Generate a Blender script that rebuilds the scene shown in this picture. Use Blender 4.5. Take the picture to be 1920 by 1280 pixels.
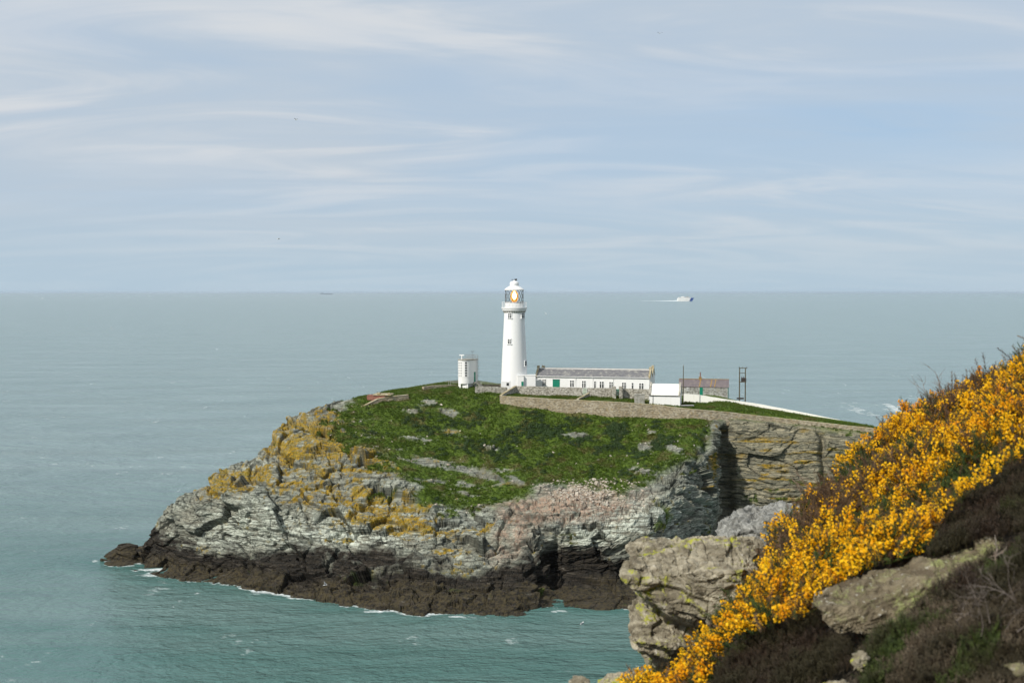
import bpy, math, random
import numpy as np
from mathutils import Vector, Matrix
R = math.radians
random.seed(7); rng = np.random.default_rng(11)
scene = bpy.context.scene
for _o in list(bpy.data.objects): bpy.data.objects.remove(_o)
C = scene.collection

# ------------------------------------------------------------------ camera
CAMZ = 60.0; FPX = 2240.0; PITCH = math.atan(92.7/FPX)
cam_data = bpy.data.cameras.new('camera'); cam = bpy.data.objects.new('camera', cam_data); C.objects.link(cam)
cam.location = (0, 0, CAMZ); cam.rotation_euler = (R(90)-PITCH, 0, 0)
cam_data.sensor_width = 36; cam_data.lens = FPX/1920*36
cam_data.clip_start = 0.5; cam_data.clip_end = 90000
cam_data.dof.use_dof = True; cam_data.dof.focus_distance = 290; cam_data.dof.aperture_fstop = 2.8
scene.camera = cam
# ------------------------------------------------------------------ light
SUN = Vector((-0.70, -0.64, 0.74)).normalized()
scene.view_settings.view_transform = 'Standard'; scene.view_settings.look = 'None'
scene.view_settings.gamma = 1.0; scene.view_settings.use_curve_mapping = False
scene.view_settings.exposure = 0.27
sd = bpy.data.lights.new('sun', 'SUN'); sd.energy = 3.6; sd.angle = R(1.5); sd.color = (1.0, 0.95, 0.87)
so = bpy.data.objects.new('sun', sd); C.objects.link(so)
so.rotation_euler = SUN.to_track_quat('Z', 'Y').to_euler(); so.location = (-60, -60, 120)

class NT:
    """small node-tree writer"""
    def __init__(s, tree): s.t = tree; s.n = tree.nodes; s.l = tree.links
    def new(s, typ, **kw):
        n = s.n.new(typ)
        for k, v in kw.items():
            if k.startswith('i_'):
                key = k[2:]; key = int(key) if key.isdigit() else key
                s.put(n.inputs[key], v)
            else: setattr(n, k, v)
        return n
    def put(s, sock, v):
        if hasattr(v, 'is_linked') or isinstance(v, bpy.types.NodeSocket): s.l.new(v, sock)
        else: sock.default_value = v
    def math(s, op, a, b=None, clamp=False):
        n = s.n.new('ShaderNodeMath'); n.operation = op; n.use_clamp = clamp
        s.put(n.inputs[0], a)
        if b is not None: s.put(n.inputs[1], b)
        return n.outputs[0]
    def mix(s, f, a, b, blend='MIX'):
        n = s.n.new('ShaderNodeMix'); n.data_type = 'RGBA'; n.blend_type = blend
        s.put(n.inputs[0], f); s.put(n.inputs[6], a); s.put(n.inputs[7], b)
        return n.outputs[2]
    def noise(s, vec, scale, detail=4, rough=0.55, dist=0.0):
        n = s.n.new('ShaderNodeTexNoise'); s.put(n.inputs['Vector'], vec)
        n.inputs['Scale'].default_value = scale; n.inputs['Detail'].default_value = detail
        n.inputs['Roughness'].default_value = rough; n.inputs['Distortion'].default_value = dist
        return n.outputs['Fac']
    def ramp(s, f, lo, hi):
        n = s.n.new('ShaderNodeMapRange'); n.interpolation_type = 'SMOOTHSTEP'
        s.put(n.inputs[0], f); n.inputs[1].default_value = lo; n.inputs[2].default_value = hi
        return n.outputs[0]
    def mapping(s, vec, scale=(1,1,1), rot=(0,0,0), loc=(0,0,0)):
        n = s.n.new('ShaderNodeMapping'); s.put(n.inputs[0], vec)
        n.inputs['Scale'].default_value = scale; n.inputs['Rotation'].default_value = rot; n.inputs['Location'].default_value = loc
        return n.outputs[0]
    def attr(s, name):
        n = s.n.new('ShaderNodeAttribute'); n.attribute_name = name; return n
def c4(c): return (c[0], c[1], c[2], 1.0)

# ------------------------------------------------------------------ sky: Nishita seen through thin streaky cloud
world = bpy.data.worlds.new('World'); scene.world = world; world.use_nodes = True
w = NT(world.node_tree)
for n in list(w.n): w.n.remove(n)
sky = w.new('ShaderNodeTexSky', sky_type='NISHITA', sun_disc=False, sun_elevation=math.asin(SUN.z),
            sun_rotation=math.atan2(SUN.x, SUN.y), altitude=0, air_density=1.0, dust_density=1.0, ozone_density=2.0)
tc = w.new('ShaderNodeTexCoord'); gen = tc.outputs['Generated']
sx = w.new('ShaderNodeSeparateXYZ', i_0=gen)
zc = w.math('ADD', w.math('MAXIMUM', sx.outputs[2], 0.0), 0.16)
cx = w.new('ShaderNodeCombineXYZ', i_0=w.math('DIVIDE', sx.outputs[0], zc), i_1=w.math('DIVIDE', sx.outputs[1], zc), i_2=0.0)
v1 = w.mapping(cx.outputs[0], scale=(0.50, 1.0, 1), rot=(0,0,R(8)))
v2 = w.mapping(cx.outputs[0], scale=(0.9, 2.2, 1), rot=(0,0,R(-10)), loc=(3.1, 1.7, 0))
n1 = w.noise(v1, 0.85, 5, 0.55, 1.1)
n2 = w.noise(v2, 1.0, 5, 0.52, 1.6)
v3 = w.mapping(cx.outputs[0], scale=(1.0, 1.6, 1), rot=(0,0,R(25)), loc=(7.3, 2.2, 0))
n3 = w.noise(v3, 0.45, 3, 0.5, 0.4)
nn = w.math('ADD', w.math('ADD', w.math('MULTIPLY', n1, 0.42), w.math('MULTIPLY', n2, 0.28)), w.math('MULTIPLY', n3, 0.30))
cl = w.ramp(nn, 0.34, 0.66)
side = w.math('MULTIPLY', sx.outputs[0], -0.18)
up = w.math('MULTIPLY', sx.outputs[2], 1.1)
def bank(x0, z0, rx, rz_):
    """a clearer bank of blue in one part of the sky"""
    dx = w.math('DIVIDE', w.math('SUBTRACT', sx.outputs[0], x0), rx); dz = w.math('DIVIDE', w.math('SUBTRACT', sx.outputs[2], z0), rz_)
    return w.math('EXPONENT', w.math('MULTIPLY', w.math('ADD', w.math('MULTIPLY', dx, dx), w.math('MULTIPLY', dz, dz)), -1.0))
blue = w.math('ADD', w.math('ADD', bank(-0.34, 0.075, .16, .030), bank(0.33, 0.135, .17, .030)), w.math('MULTIPLY', bank(-.07, .178, .05, .012), .6))
blue = w.math('MULTIPLY', blue, w.ramp(n2, .30, .62))
cov = w.math('ADD', w.math('ADD', w.math('MULTIPLY', cl, 0.62), 0.22), w.math('ADD', side, up), clamp=True)
cov = w.math('SUBTRACT', cov, w.math('MULTIPLY', blue, .55), clamp=True)
skyb = w.new('ShaderNodeVectorMath', operation='SCALE', i_0=sky.outputs[0]); skyb.inputs['Scale'].default_value = 0.11
cloudc = w.mix(w.ramp(n2, 0.38, 0.66), (0.450, 0.508, 0.568, 1), (0.555, 0.582, 0.612, 1))
base = w.mix(0.80, skyb.outputs[0], (0.315, 0.435, 0.585, 1))
col = w.mix(cov, base, cloudc)
col = w.mix(w.math('MULTIPLY', w.ramp(sx.outputs[2], 0.085, 0.0), 0.75), col, (0.38, 0.49, 0.575, 1))
bg = w.new('ShaderNodeBackground', i_0=col); bg.inputs[1].default_value = 1.0
wo = w.new('ShaderNodeOutputWorld', i_0=bg.outputs[0])

# ------------------------------------------------------------------ measuring helpers: from the photo's pixels to metres
_ct, _st = math.cos(PITCH), math.sin(PITCH)
def ray(px, py):
    a = (px-960)/FPX; b = -(py-640)/FPX
    return (a, _ct + b*_st, -_st + b*_ct)
def at(px, py, Y):
    d = ray(px, py); k = Y/d[1]
    return np.array([d[0]*k, Y, CAMZ + d[2]*k])
def atz(px, py, z):
    d = ray(px, py); k = (z-CAMZ)/d[2]
    return np.array([d[0]*k, d[1]*k, z])
def topix(p):
    x, y, z = p[..., 0], p[..., 1], p[..., 2]-CAMZ
    dep = y*_ct - z*_st; upc = y*_st + z*_ct
    return 960 + FPX*x/dep, 640 - FPX*upc/dep

# ------------------------------------------------------------------ numpy noise
def _h(ix, iy, iz, seed=0):
    h = (ix.astype(np.int64)*374761393 + iy.astype(np.int64)*668265263 + iz.astype(np.int64)*2147483647 + seed*974634777) & 0xffffffff
    h = ((h ^ (h >> 13))*1274126177) & 0xffffffff
    h = (h ^ (h >> 16)) & 0xffffffff
    h = (h*2654435761) & 0xffffffff
    h = h ^ (h >> 15)
    return (h & 0xffffff).astype(np.float64)/0xffffff*2-1
def vnoise(x, y, z, seed=0):
    ix, iy, iz = np.floor(x), np.floor(y), np.floor(z)
    fx, fy, fz = x-ix, y-iy, z-iz
    fx = fx*fx*fx*(fx*(fx*6-15)+10); fy = fy*fy*fy*(fy*(fy*6-15)+10); fz = fz*fz*fz*(fz*(fz*6-15)+10)
    ix, iy, iz = ix.astype(np.int64), iy.astype(np.int64), iz.astype(np.int64)
    def l(a, b, t): return a+(b-a)*t
    r = []
    for dz in (0, 1):
        q = [l(_h(ix, iy+dy, iz+dz, seed), _h(ix+1, iy+dy, iz+dz, seed), fx) for dy in (0, 1)]
        r.append(l(q[0], q[1], fy))
    return l(r[0], r[1], fz)
def fbm(x, y, z, octs=4, seed=0, gain=0.5):
    s = 0; a = 1; t = 0
    for o in range(octs):
        s = s + a*vnoise(x, y, z, seed+o*17); t += a; a *= gain; x, y, z = x*2.03+5.1, y*2.03+1.7, z*2.03+9.2
    return s/t
def ridged(x, y, z, octs=3, seed=0):
    s = 0; a = 1; t = 0
    for o in range(octs):
        s = s + a*(1-2*np.abs(vnoise(x, y, z, seed+o*13))); t += a; a *= 0.5; x, y, z = x*2.1, y*2.1, z*2.1
    return s/t
def blocks(a, b, s, th, wd, seed, edge=0.10):
    """bedded blocks: beds of thickness th along s, broken every wd along a and b; returns push -1..1 with creased joints"""
    k = s/th; ki = np.floor(k); kf = k-ki
    off = _h(ki, ki*0+3, ki*0+seed, seed)*7.3
    ua = a/wd*(1+0.35*_h(ki, ki*0+5, ki*0, seed+3)) + off; ub = b/wd + off*1.7
    ia, ib = np.floor(ua), np.floor(ub); fa, fb = ua-ia, ub-ib
    val = _h(ia, ib, ki, seed+9)
    bed = _h(ki, ki*0, ki*0+1, seed+21)
    j = np.minimum(np.minimum(np.minimum(kf, 1-kf)*th/wd*1.6, np.minimum(fa, 1-fa)), np.minimum(fb, 1-fb))
    crease = np.clip(1-j/edge, 0, 1)
    return 0.55*val + 0.45*bed, crease, bed
def chips(x, y, z, seed, rnd=.5, tilt=1.0):
    """broken faces: every Voronoi cell is one flat tilted face. returns push and distance to the joint"""
    ix, iy, iz = [np.floor(q).astype(np.int64) for q in (x, y, z)]
    f1 = np.full(x.shape, 9.0); f2 = np.full(x.shape, 9.0); val = np.zeros(x.shape)
    for dx in (-1, 0, 1):
        for dy in (-1, 0, 1):
            for dz in (-1, 0, 1):
                a, b, c = ix+dx, iy+dy, iz+dz
                vx = x-(a+.5+.45*_h(a, b, c, seed)); vy = y-(b+.5+.45*_h(a, b, c, seed+1)); vz = z-(c+.5+.45*_h(a, b, c, seed+2))
                d = vx*vx+vy*vy+vz*vz
                pv = rnd*_h(a, b, c, seed+3)+tilt*(_h(a, b, c, seed+4)*vx+_h(a, b, c, seed+5)*vy+_h(a, b, c, seed+6)*vz)
                m = d < f1; f2 = np.where(m, f1, np.minimum(f2, d)); val = np.where(m, pv, val); f1 = np.where(m, d, f1)
    return val, np.sqrt(f2)-np.sqrt(f1)
def sstep(x, lo, hi):
    t = np.clip((x-lo)/(hi-lo), 0, 1); return t*t*(3-2*t)
def seg_dist(px, py, pts):
    best = np.full(px.shape, 1e9)
    for (x0, y0), (x1, y1) in zip(pts[:-1], pts[1:]):
        dx, dy = x1-x0, y1-y0
        t = np.clip(((px-x0)*dx+(py-y0)*dy)/(dx*dx+dy*dy), 0, 1)
        best = np.minimum(best, np.hypot(px-x0-t*dx, py-y0-t*dy))
    return best
def inpoly(px, py, poly):
    r = np.zeros(px.shape, bool); n = len(poly)
    for i in range(n):
        x0, y0 = poly[i]; x1, y1 = poly[(i+1) % n]
        if y0 == y1: continue
        c = ((y0 > py) != (y1 > py)) & (px < (x1-x0)*(py-y0)/(y1-y0)+x0)
        r ^= c
    return r
def polymask(px, py, poly, soft):
    d = seg_dist(px, py, list(poly)+[poly[0]]); s = np.where(inpoly(px, py, poly), 1, -1)
    return np.clip(0.5+0.5*s*d/soft, 0, 1)

# ------------------------------------------------------------------ object helpers
def mesh_np(name, V, F, mat=None, smooth=False, parent=None, attrs=None, midx=None, mats=None):
    V = np.asarray(V, dtype=np.float32).reshape(-1, 3); F = np.asarray(F, dtype=np.int32)
    me = bpy.data.meshes.new(name); k = F.shape[1]; nf = len(F)
    me.vertices.add(len(V)); me.vertices.foreach_set('co', V.ravel())
    me.loops.add(nf*k); me.loops.foreach_set('vertex_index', F.ravel())
    me.polygons.add(nf); me.polygons.foreach_set('loop_start', np.arange(0, nf*k, k, dtype=np.int32))
    me.polygons.foreach_set('use_smooth', np.full(nf, smooth))
    for a, arr in (attrs or {}).items():
        at_ = me.attributes.new(a, 'FLOAT_COLOR', 'POINT')
        q = np.ones((len(V), 4), np.float32); arr = np.asarray(arr); q[:, :arr.shape[1]] = arr
        at_.data.foreach_set('color', q.ravel())
    for m in ([mat] if mat else (mats or [])): me.materials.append(m)
    if midx is not None: me.polygons.foreach_set('material_index', np.asarray(midx, np.int32))
    me.update(); me.validate()
    o = bpy.data.objects.new(name, me); C.objects.link(o)
    if parent: o.parent = parent
    return o
def grid_faces(nu, nv):
    i = np.arange(nu-1)[:, None]*nv + np.arange(nv-1)[None, :]
    return np.stack([i, i+1, i+nv+1, i+nv], -1).reshape(-1, 4)
def tag(o, label=None, cat=None, group=None, kind=None):
    if label: o['label'] = label
    if cat: o['category'] = cat
    if group: o['group'] = group
    if kind: o['kind'] = kind
    return o
def empty(name, loc=(0,0,0), rz=0):
    o = bpy.data.objects.new(name, None); C.objects.link(o); o.location = loc; o.rotation_euler = (0,0,rz); o.empty_display_size = 0.3
    return o
class MB:
    """collects boxes, tubes and lathes in local coordinates, links them as one mesh"""
    def __init__(s): s.v = []; s.f = []
    def add(s, vs, fs):
        b = len(s.v); s.v += [tuple(map(float, v)) for v in vs]; s.f += [tuple(b+i for i in f) for f in fs]; return s
    def box(s, x0, x1, y0, y1, z0, z1):
        return s.add([(x0,y0,z0),(x1,y0,z0),(x1,y1,z0),(x0,y1,z0),(x0,y0,z1),(x1,y0,z1),(x1,y1,z1),(x0,y1,z1)],
                     [(3,2,1,0),(4,5,6,7),(0,1,5,4),(1,2,6,5),(2,3,7,6),(3,0,4,7)])
    def tube(s, pts, r, n=8, cap=True):
        pts = [Vector(p) for p in pts]; rs = r if isinstance(r, (list, tuple)) else [r]*len(pts); vs = []; fs = []
        for i, p in enumerate(pts):
            t = (pts[min(i+1, len(pts)-1)]-pts[max(i-1, 0)]).normalized()
            a = t.cross(Vector((0,0,1))) if abs(t.z) < 0.95 else t.cross(Vector((1,0,0))); a.normalize(); b = t.cross(a)
            for k in range(n):
                an = 2*math.pi*k/n; vs.append(p + (a*math.cos(an)+b*math.sin(an))*rs[i])
        for i in range(len(pts)-1):
            for k in range(n): fs.append((i*n+k, i*n+(k+1) % n, (i+1)*n+(k+1) % n, (i+1)*n+k))
        if cap: fs.append(tuple(range(n-1, -1, -1))); fs.append(tuple((len(pts)-1)*n+k for k in range(n)))
        return s.add(vs, fs)
    def lathe(s, prof, n=48, cx=0, cy=0, a0=0, a1=2*math.pi, cap=True):
        full = abs(a1-a0-2*math.pi) < 1e-6; m = n if full else n+1; vs = []; fs = []
        for (r, z) in prof:
            for k in range(m):
                an = a0+(a1-a0)*k/n; vs.append((cx+r*math.cos(an), cy+r*math.sin(an), z))
        for i in range(len(prof)-1):
            for k in range(n): fs.append((i*m+k, i*m+(k+1) % m, (i+1)*m+(k+1) % m, (i+1)*m+k))
        if cap and full: fs.append(tuple(range(m-1, -1, -1))); fs.append(tuple((len(prof)-1)*m+k for k in range(m)))
        return s.add(vs, fs)
    def prism(s, poly, axis_pts):
        """poly: list of (a,b) ; axis_pts: function (a,b,t)->xyz for t in 0,1"""
        n = len(poly); vs = [axis_pts(a, b, 0) for a, b in poly]+[axis_pts(a, b, 1) for a, b in poly]
        fs = [tuple(range(n-1, -1, -1)), tuple(range(n, 2*n))]+[(i, (i+1) % n, n+(i+1) % n, n+i) for i in range(n)]
        return s.add(vs, fs)
    def build(s, name, mat, parent=None, smooth=False, bevel=0):
        me = bpy.data.meshes.new(name); me.from_pydata(s.v, [], s.f); me.materials.append(mat)
        import bmesh
        bm = bmesh.new(); bm.from_mesh(me); bmesh.ops.recalc_face_normals(bm, faces=bm.faces)
        bm.to_mesh(me); bm.free()
        if smooth:
            for p in me.polygons: p.use_smooth = True
            me.set_sharp_from_angle(angle=R(35))
        o = bpy.data.objects.new(name, me); C.objects.link(o)
        if parent: o.parent = parent
        if bevel:
            b = o.modifiers.new('bevel', 'BEVEL'); b.width = bevel; b.segments = 2; b.limit_method = 'ANGLE'
        return o

def mat_new(name):
    m = bpy.data.materials.new(name); m.use_nodes = True; t = NT(m.node_tree)
    b = t.n['Principled BSDF']; return m, t, b
def simple(name, col, rough=0.8, col2=None, scale=2.0, bump=0.0, bscale=8.0, metal=0.0, lo=0.4, hi=0.6, spec=0.5, detail=5):
    m, t, b = mat_new(name)
    o = t.new('ShaderNodeTexCoord').outputs['Object']
    if col2: t.put(b.inputs['Base Color'], t.mix(t.ramp(t.noise(o, scale, detail, 0.65), lo, hi), c4(col), c4(col2)))
    else: b.inputs['Base Color'].default_value = c4(col)
    b.inputs['Roughness'].default_value = rough; b.inputs['Metallic'].default_value = metal; b.inputs['Specular IOR Level'].default_value = spec
    if bump:
        bn = t.new('ShaderNodeBump', i_Height=t.noise(o, bscale, 6, 0.6)); bn.inputs['Strength'].default_value = 1.0; bn.inputs['Distance'].default_value = bump
        t.l.new(bn.outputs[0], b.inputs['Normal'])
    return m

# ================================================================== HEADLAND
# stations along the shore; each row: waterline, shelf, top of wet band, mid cliff, cliff top, mid slope, plateau edge,
# as (px, py, distance); distance 0 on the waterline = sea level
COLS = [
 [(186,1052,0),(188,1051,268),(190,1050,268.5),(191,1049,269),(192,1048.5,269.5),(193,1048,270),(194,1047.5,271)],
 [(218,1060,0),(215,1052,265),(215,1046,266.5),(215,1040,268),(215,1036,269),(215,1034,270),(215,1032,271)],
 [(243,1066,0),(242,1056,262),(242,1046,264),(241,1036,266),(241,1030,267),(241,1027,268.5),(241,1024,270)],
 [(262,1070,0),(262,1062,260),(261,1052,263),(260,1042,266),(260,1036,267),(260,1033,268.5),(260,1030,270)],
 [(297,1076,0),(296,1062,258),(294,1042,261),(291,1018,264),(288,1005,266.5),(287,998,268),(286,992,270)],
 [(350,1085,0),(350,1066,254),(348,1030,258),(338,985,262),(333,960,266),(329,948,269),(326,941,273)],
 [(420,1095,0),(420,1070,250),(420,1030,254),(415,975,259),(411,935,264),(408,912,269),(405,899,275)],
 [(510,1112,0),(510,1080,242),(510,1035,247),(505,950,255),(502,890,264),(500,862,273),(498,846,282)],
 [(560,1122,0),(560,1085,239),(560,1037,245),(555,950,254),(548,880,264),(535,832,276),(522,808,286)],
 [(610,1126,0),(610,1088,237),(610,1040,243),(605,950,253),(598,878,264),(582,820,279),(562,785,293)],
 [(700,1140,0),(700,1098,232),(700,1040,240),(695,950,251),(690,875,264),(668,810,282),(640,755,301)],
 [(790,1149,0),(790,1104,230),(790,1045,238.5),(790,962,249),(785,893,263),(768,812,283),(742,741,305)],
 [(870,1151,0),(870,1105,229.5),(870,1048,238),(870,990,246),(870,945,255),(868,830,281),(862,730,311)],
 [(955,1151,0),(952,1108,229),(952,1052,237),(955,1005,244),(958,950,253),(950,850,276),(944,760,298)],
 [(1003,1143,0),(1003,1105,230.5),(1003,1050,237),(1008,990,245),(1015,918,256.5),(1030,842,277),(1035,772,294.5)],
 [(1045,1134,0),(1044,1112,232.5),(1043,1070,241.5),(1047,1008,243.5),(1062,909,259),(1082,842,277),(1090,779,292.5)],
 [(1120,1140,0),(1120,1120,229.5),(1120,1070,241.5),(1125,1012,242.5),(1135,912,258),(1150,845,275),(1152,786,290)],
 [(1200,1138,0),(1200,1114,231.8),(1200,1068,240.5),(1203,1008,241),(1208,895,261),(1218,835,276),(1225,786,289)],
 [(1275,1095,0),(1275,1070,247),(1276,1018,249),(1278,945,255),(1282,862,266),(1290,818,277),(1295,788,286.5)],
 [(1325,1062,0),(1325,1045,262),(1326,1010,263),(1328,940,267),(1330,850,274),(1336,815,280),(1340,792,286)],
 [(1368,1030,0),(1368,1018,281),(1367,990,282.5),(1366,925,284),(1366,850,285.5),(1367,814,286),(1370,789,287)],
 [(1450,1034,0),(1450,1020,278.5),(1450,992,280),(1450,925,281.5),(1450,860,283),(1450,822,284),(1450,794,286.5)],
 [(1540,1040,0),(1540,1024,276),(1540,998,277.5),(1540,930,279),(1540,868,280.5),(1540,832,281.5),(1540,803,284)],
 [(1650,1060,0),(1650,1040,269),(1650,1010,271),(1650,945,273.5),(1650,885,275.5),(1650,846,277),(1650,817,280)],
 [(1800,1080,0),(1800,1060,263),(1800,1035,264.5),(1800,975,267),(1800,920,269),(1800,885,271),(1800,850,274)],
 [(1990,1110,0),(1990,1100,255),(1990,1085,256),(1990,1040,258),(1990,1010,260),(1990,995,262),(1990,985,265)],
]
# inland of the edge: (rise 1, width 1, rise 2, width 2, back cliff width)
BACK = [(0,.5,-.3,1,2),(0,1,-1,2,2),(0,1,-1,2.5,3),(0,1,-1,2.5,3),(0,1,-1.5,3,4),(-.3,2,-3,5,7),(-.3,2,-3,6,9),(-.3,2,-3,8,12),
 (-.3,2,-2,8,16),(-.2,3,-2,8,16),(0,5,-1.5,14,18),(.3,7,-.6,20,16),(.6,8,-.4,24,16),(1.9,6,.4,34,14),(2.3,5,.6,34,14),(3.1,5,.4,34,14),
 (3.6,5,.3,34,14),(2.9,5,.5,36,14),(2.4,5,.4,38,14),(2.9,7,.2,36,14),(3.1,6,.1,34,14),(2.3,5,.2,17,14),(1.5,4,.3,10,14),(1.2,4,.2,8,12),(1.0,4,.2,8,12),(0,6,-3,3,10)]
ctrl = []
for row, (h1, w1, h2, w2, wb) in zip(COLS, BACK):
    L = []
    W = atz(row[0][0], row[0][1], 0.0)
    L.append(W + np.array([0, -7.0, -5.0])); L.append(W)
    for (px, py, Y) in row[1:]: L.append(at(px, py, Y))
    E = L[-1]
    P = E + np.array([0, w1, h1]); F_ = P + np.array([0, w2, h2]); B = F_ + np.array([0, wb*.6, -max(F_[2], 1)*.55]); Z = B + np.array([0, wb, -B[2]-5])
    L += [P, F_, B, Z]
    ctrl.append(L)
ctrl = np.array(ctrl)          # (26, 12, 3)
def pchip(xk, Y, x):
    """monotone cubic along axis 0"""
    h = np.diff(xk); sh = (len(h),)+(1,)*(Y.ndim-1); d = np.diff(Y, axis=0)/h.reshape(sh)
    m = np.zeros_like(Y); a, b = d[:-1], d[1:]
    with np.errstate(all='ignore'):
        hm = np.where(a*b > 0, 2*a*b/(a+b), 0)
    m[1:-1] = hm; m[0] = d[0]; m[-1] = d[-1]
    i = np.clip(np.searchsorted(xk, x, side='right')-1, 0, len(xk)-2)
    t = (x-xk[i])/h[i]; sh2 = (len(x),)+(1,)*(Y.ndim-1); t = t.reshape(sh2); hh = h[i].reshape(sh2)
    return (2*t**3-3*t**2+1)*Y[i]+(t**3-2*t**2+t)*hh*m[i]+(-2*t**3+3*t**2)*Y[i+1]+(t**3-t**2)*hh*m[i+1]
NU = 1250
uk = np.array([r[0][0] for r in COLS], float)
us = np.linspace(uk[0], uk[-1], NU)
vn = [12, 40, 46, 62, 62, 70, 62, 40, 30, 10, 8]          # samples per level band
vs_ = np.concatenate([k+np.arange(n)/n for k, n in enumerate(vn)]+[[float(len(vn))]])
NV = len(vs_)
G = pchip(uk, ctrl, us)                                   # NU,12,3
G = pchip(np.arange(12.0), np.swapaxes(G, 0, 1), vs_)     # NV,NU,3
G = np.swapaxes(G, 0, 1).copy()                           # NU,NV,3
def normals(G):
    du = np.gradient(G, axis=0); dv = np.gradient(G, axis=1)
    n = np.cross(du, dv); ln = np.linalg.norm(n, axis=-1, keepdims=True); n = n/np.maximum(ln, 1e-9)
    return n
N0 = normals(G)
if N0[NU//2, NV//4, 1] > 0: N0 = -N0
def blur(a, k, axis):
    c = np.ones(k)/k; return np.apply_along_axis(lambda m: np.convolve(np.pad(m, k//2, mode='edge'), c, 'valid'), axis, a)
Ns = N0.copy()
for ax, k in ((0, 9), (1, 9)): Ns = blur(Ns, k, ax)
Ns /= np.maximum(np.linalg.norm(Ns, axis=-1, keepdims=True), 1e-9)
X, Yw, Zw = G[..., 0], G[..., 1], G[..., 2]
PX, PY = topix(G)
VL = np.broadcast_to(vs_[None, :], X.shape)
back = VL > 8.0
steep = 1-np.clip(Ns[..., 2], 0, 1)

# --- what grows where, traced from the photo onto the surface
nA = fbm(X/9, Yw/9, Zw/9, 5, 3); nB = fbm(X/2.2, Yw/2.2, Zw/2.2, 4, 31); nC = fbm(X/0.8, Yw/0.8, Zw/0.8, 3, 77)
streak = fbm(X/9+nA, Yw/9, Zw/1.1, 4, 51)                # long thin runs following the bedding
wx, wy = PX+nB*14+nA*16, PY+nB*8+nA*7
grass_poly = [(672,742),(740,722),(1700,700),(1720,830),(1560,806),(1450,790),(1340,784),(1330,800),(1320,835),(1300,862),(1240,880),(1205,905),(1160,925),
 (1060,908),(1010,905),(990,925),(965,945),(935,950),(900,958),(860,955),(790,952),(778,935),(790,912),(745,895),(738,865),(700,845),(655,835),(640,820),(655,800),(632,785),(650,765)]
grass = polymask(wx, wy, grass_poly, 8); turf0 = grass.copy()
def blob(cx, cy, rx, ry, rot=0.0):
    c, s = math.cos(R(rot)), math.sin(R(rot)); dx, dy = wx-cx, wy-cy
    return np.clip(1.6-np.hypot((dx*c+dy*s)/rx, (-dx*s+dy*c)/ry)*1.6, 0, 1)
def blob0(cx, cy, rx, ry, rot=0.0):
    c, s = math.cos(R(rot)), math.sin(R(rot)); dx, dy = PX-cx, PY-cy
    return np.clip(1.6-np.hypot((dx*c+dy*s)/rx, (-dx*s+dy*c)/ry)*1.6, 0, 1)
# rock outcrops breaking the turf
OUT = [(802,756,26,6,-8),(845,775,24,9,15),(775,770,26,8,-12),(700,817,60,7,2),(780,822,45,8,4),(850,812,30,7,8),(720,842,55,7,4),(800,868,75,9,8),
 (880,880,60,9,10),(920,895,32,8,12),(850,905,70,6,8),(880,925,50,5,10),(965,900,30,8,20),(1240,816,26,5,-4),(1215,838,40,10,4),(1075,815,34,5,0),(920,838,22,8,0),
 (1200,880,40,9,8),(1330,780,26,7,0),(660,790,60,6,-3),(690,735,0.1,0.1,0),(840,955,45,7,5),(900,960,40,8,5),(1270,845,30,8,20),(770,895,40,6,10),(1160,790,0.1,0.1,0)]
outc = np.zeros_like(X)
for b in OUT: outc = np.maximum(outc, blob(*b))
outc = outc*sstep(nC*0.9+nB*.5+streak+0.38+outc*0.45, 0.28, 0.62)
tuft = sstep(nC+nB*0.5, 0.28, 0.5)*0.0
grass = np.clip(grass - outc*1.3, 0, 1)
grass = np.maximum(grass, 0.95*sstep(blob(695,815,110,65,15)*.9+nB*.5+nC*.35+streak*.9, 0.60, 0.80))
grass = np.maximum(grass, 0.9*sstep(blob(730,900,90,55,10)*.7+nB*.6+nC*.3+streak*1.0, 0.52, 0.78))
grass = np.maximum(grass, 0.9*sstep(blob(860,960,140,22,0)*.7+nB*.6+nC*.4, 0.75, 0.95))
grass = grass*(1-.8*sstep(streak+nC*.4, .20, .40)*sstep(PY, 840, 880)*sstep(PX, 1010, 940))
grass = np.maximum(grass, 0.9*sstep(blob(1245,975,26,40,20)+nB*0.6, 0.8, 1.1)*(PX < 1330))
grass = np.maximum(grass, 0.8*sstep(blob(1480,905,80,7,2)+nB*0.8, 0.8, 1.1))
grass = np.maximum(grass, 0.8*sstep(blob(1400,930,60,40,0)+nB*1.4+nC*.5, 1.15, 1.45))
wetn = Zw + nA*3.6 + nB*1.6 + streak*2.5
wetl = np.interp(PX, [190, 262, 300, 400, 480, 560, 700, 850, 950, 1000, 1100, 1200, 1300, 1600], [9, 9, 6.2, 5.6, 6.2, 6.6, 6.4, 6.4, 6.8, 6.8, 7.6, 7.2, 3, 2])
wet = np.clip((wetl+.5-wetn)/1.9, 0, 1)*(VL < 8)
low = np.clip((2.6-(Zw+nB*1.3+nA*1.6)+.9*sstep(PX, 560, 660)*(PX < 1010))/1.6, 0, 1)                 # weed-brown foot of the shore
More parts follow.
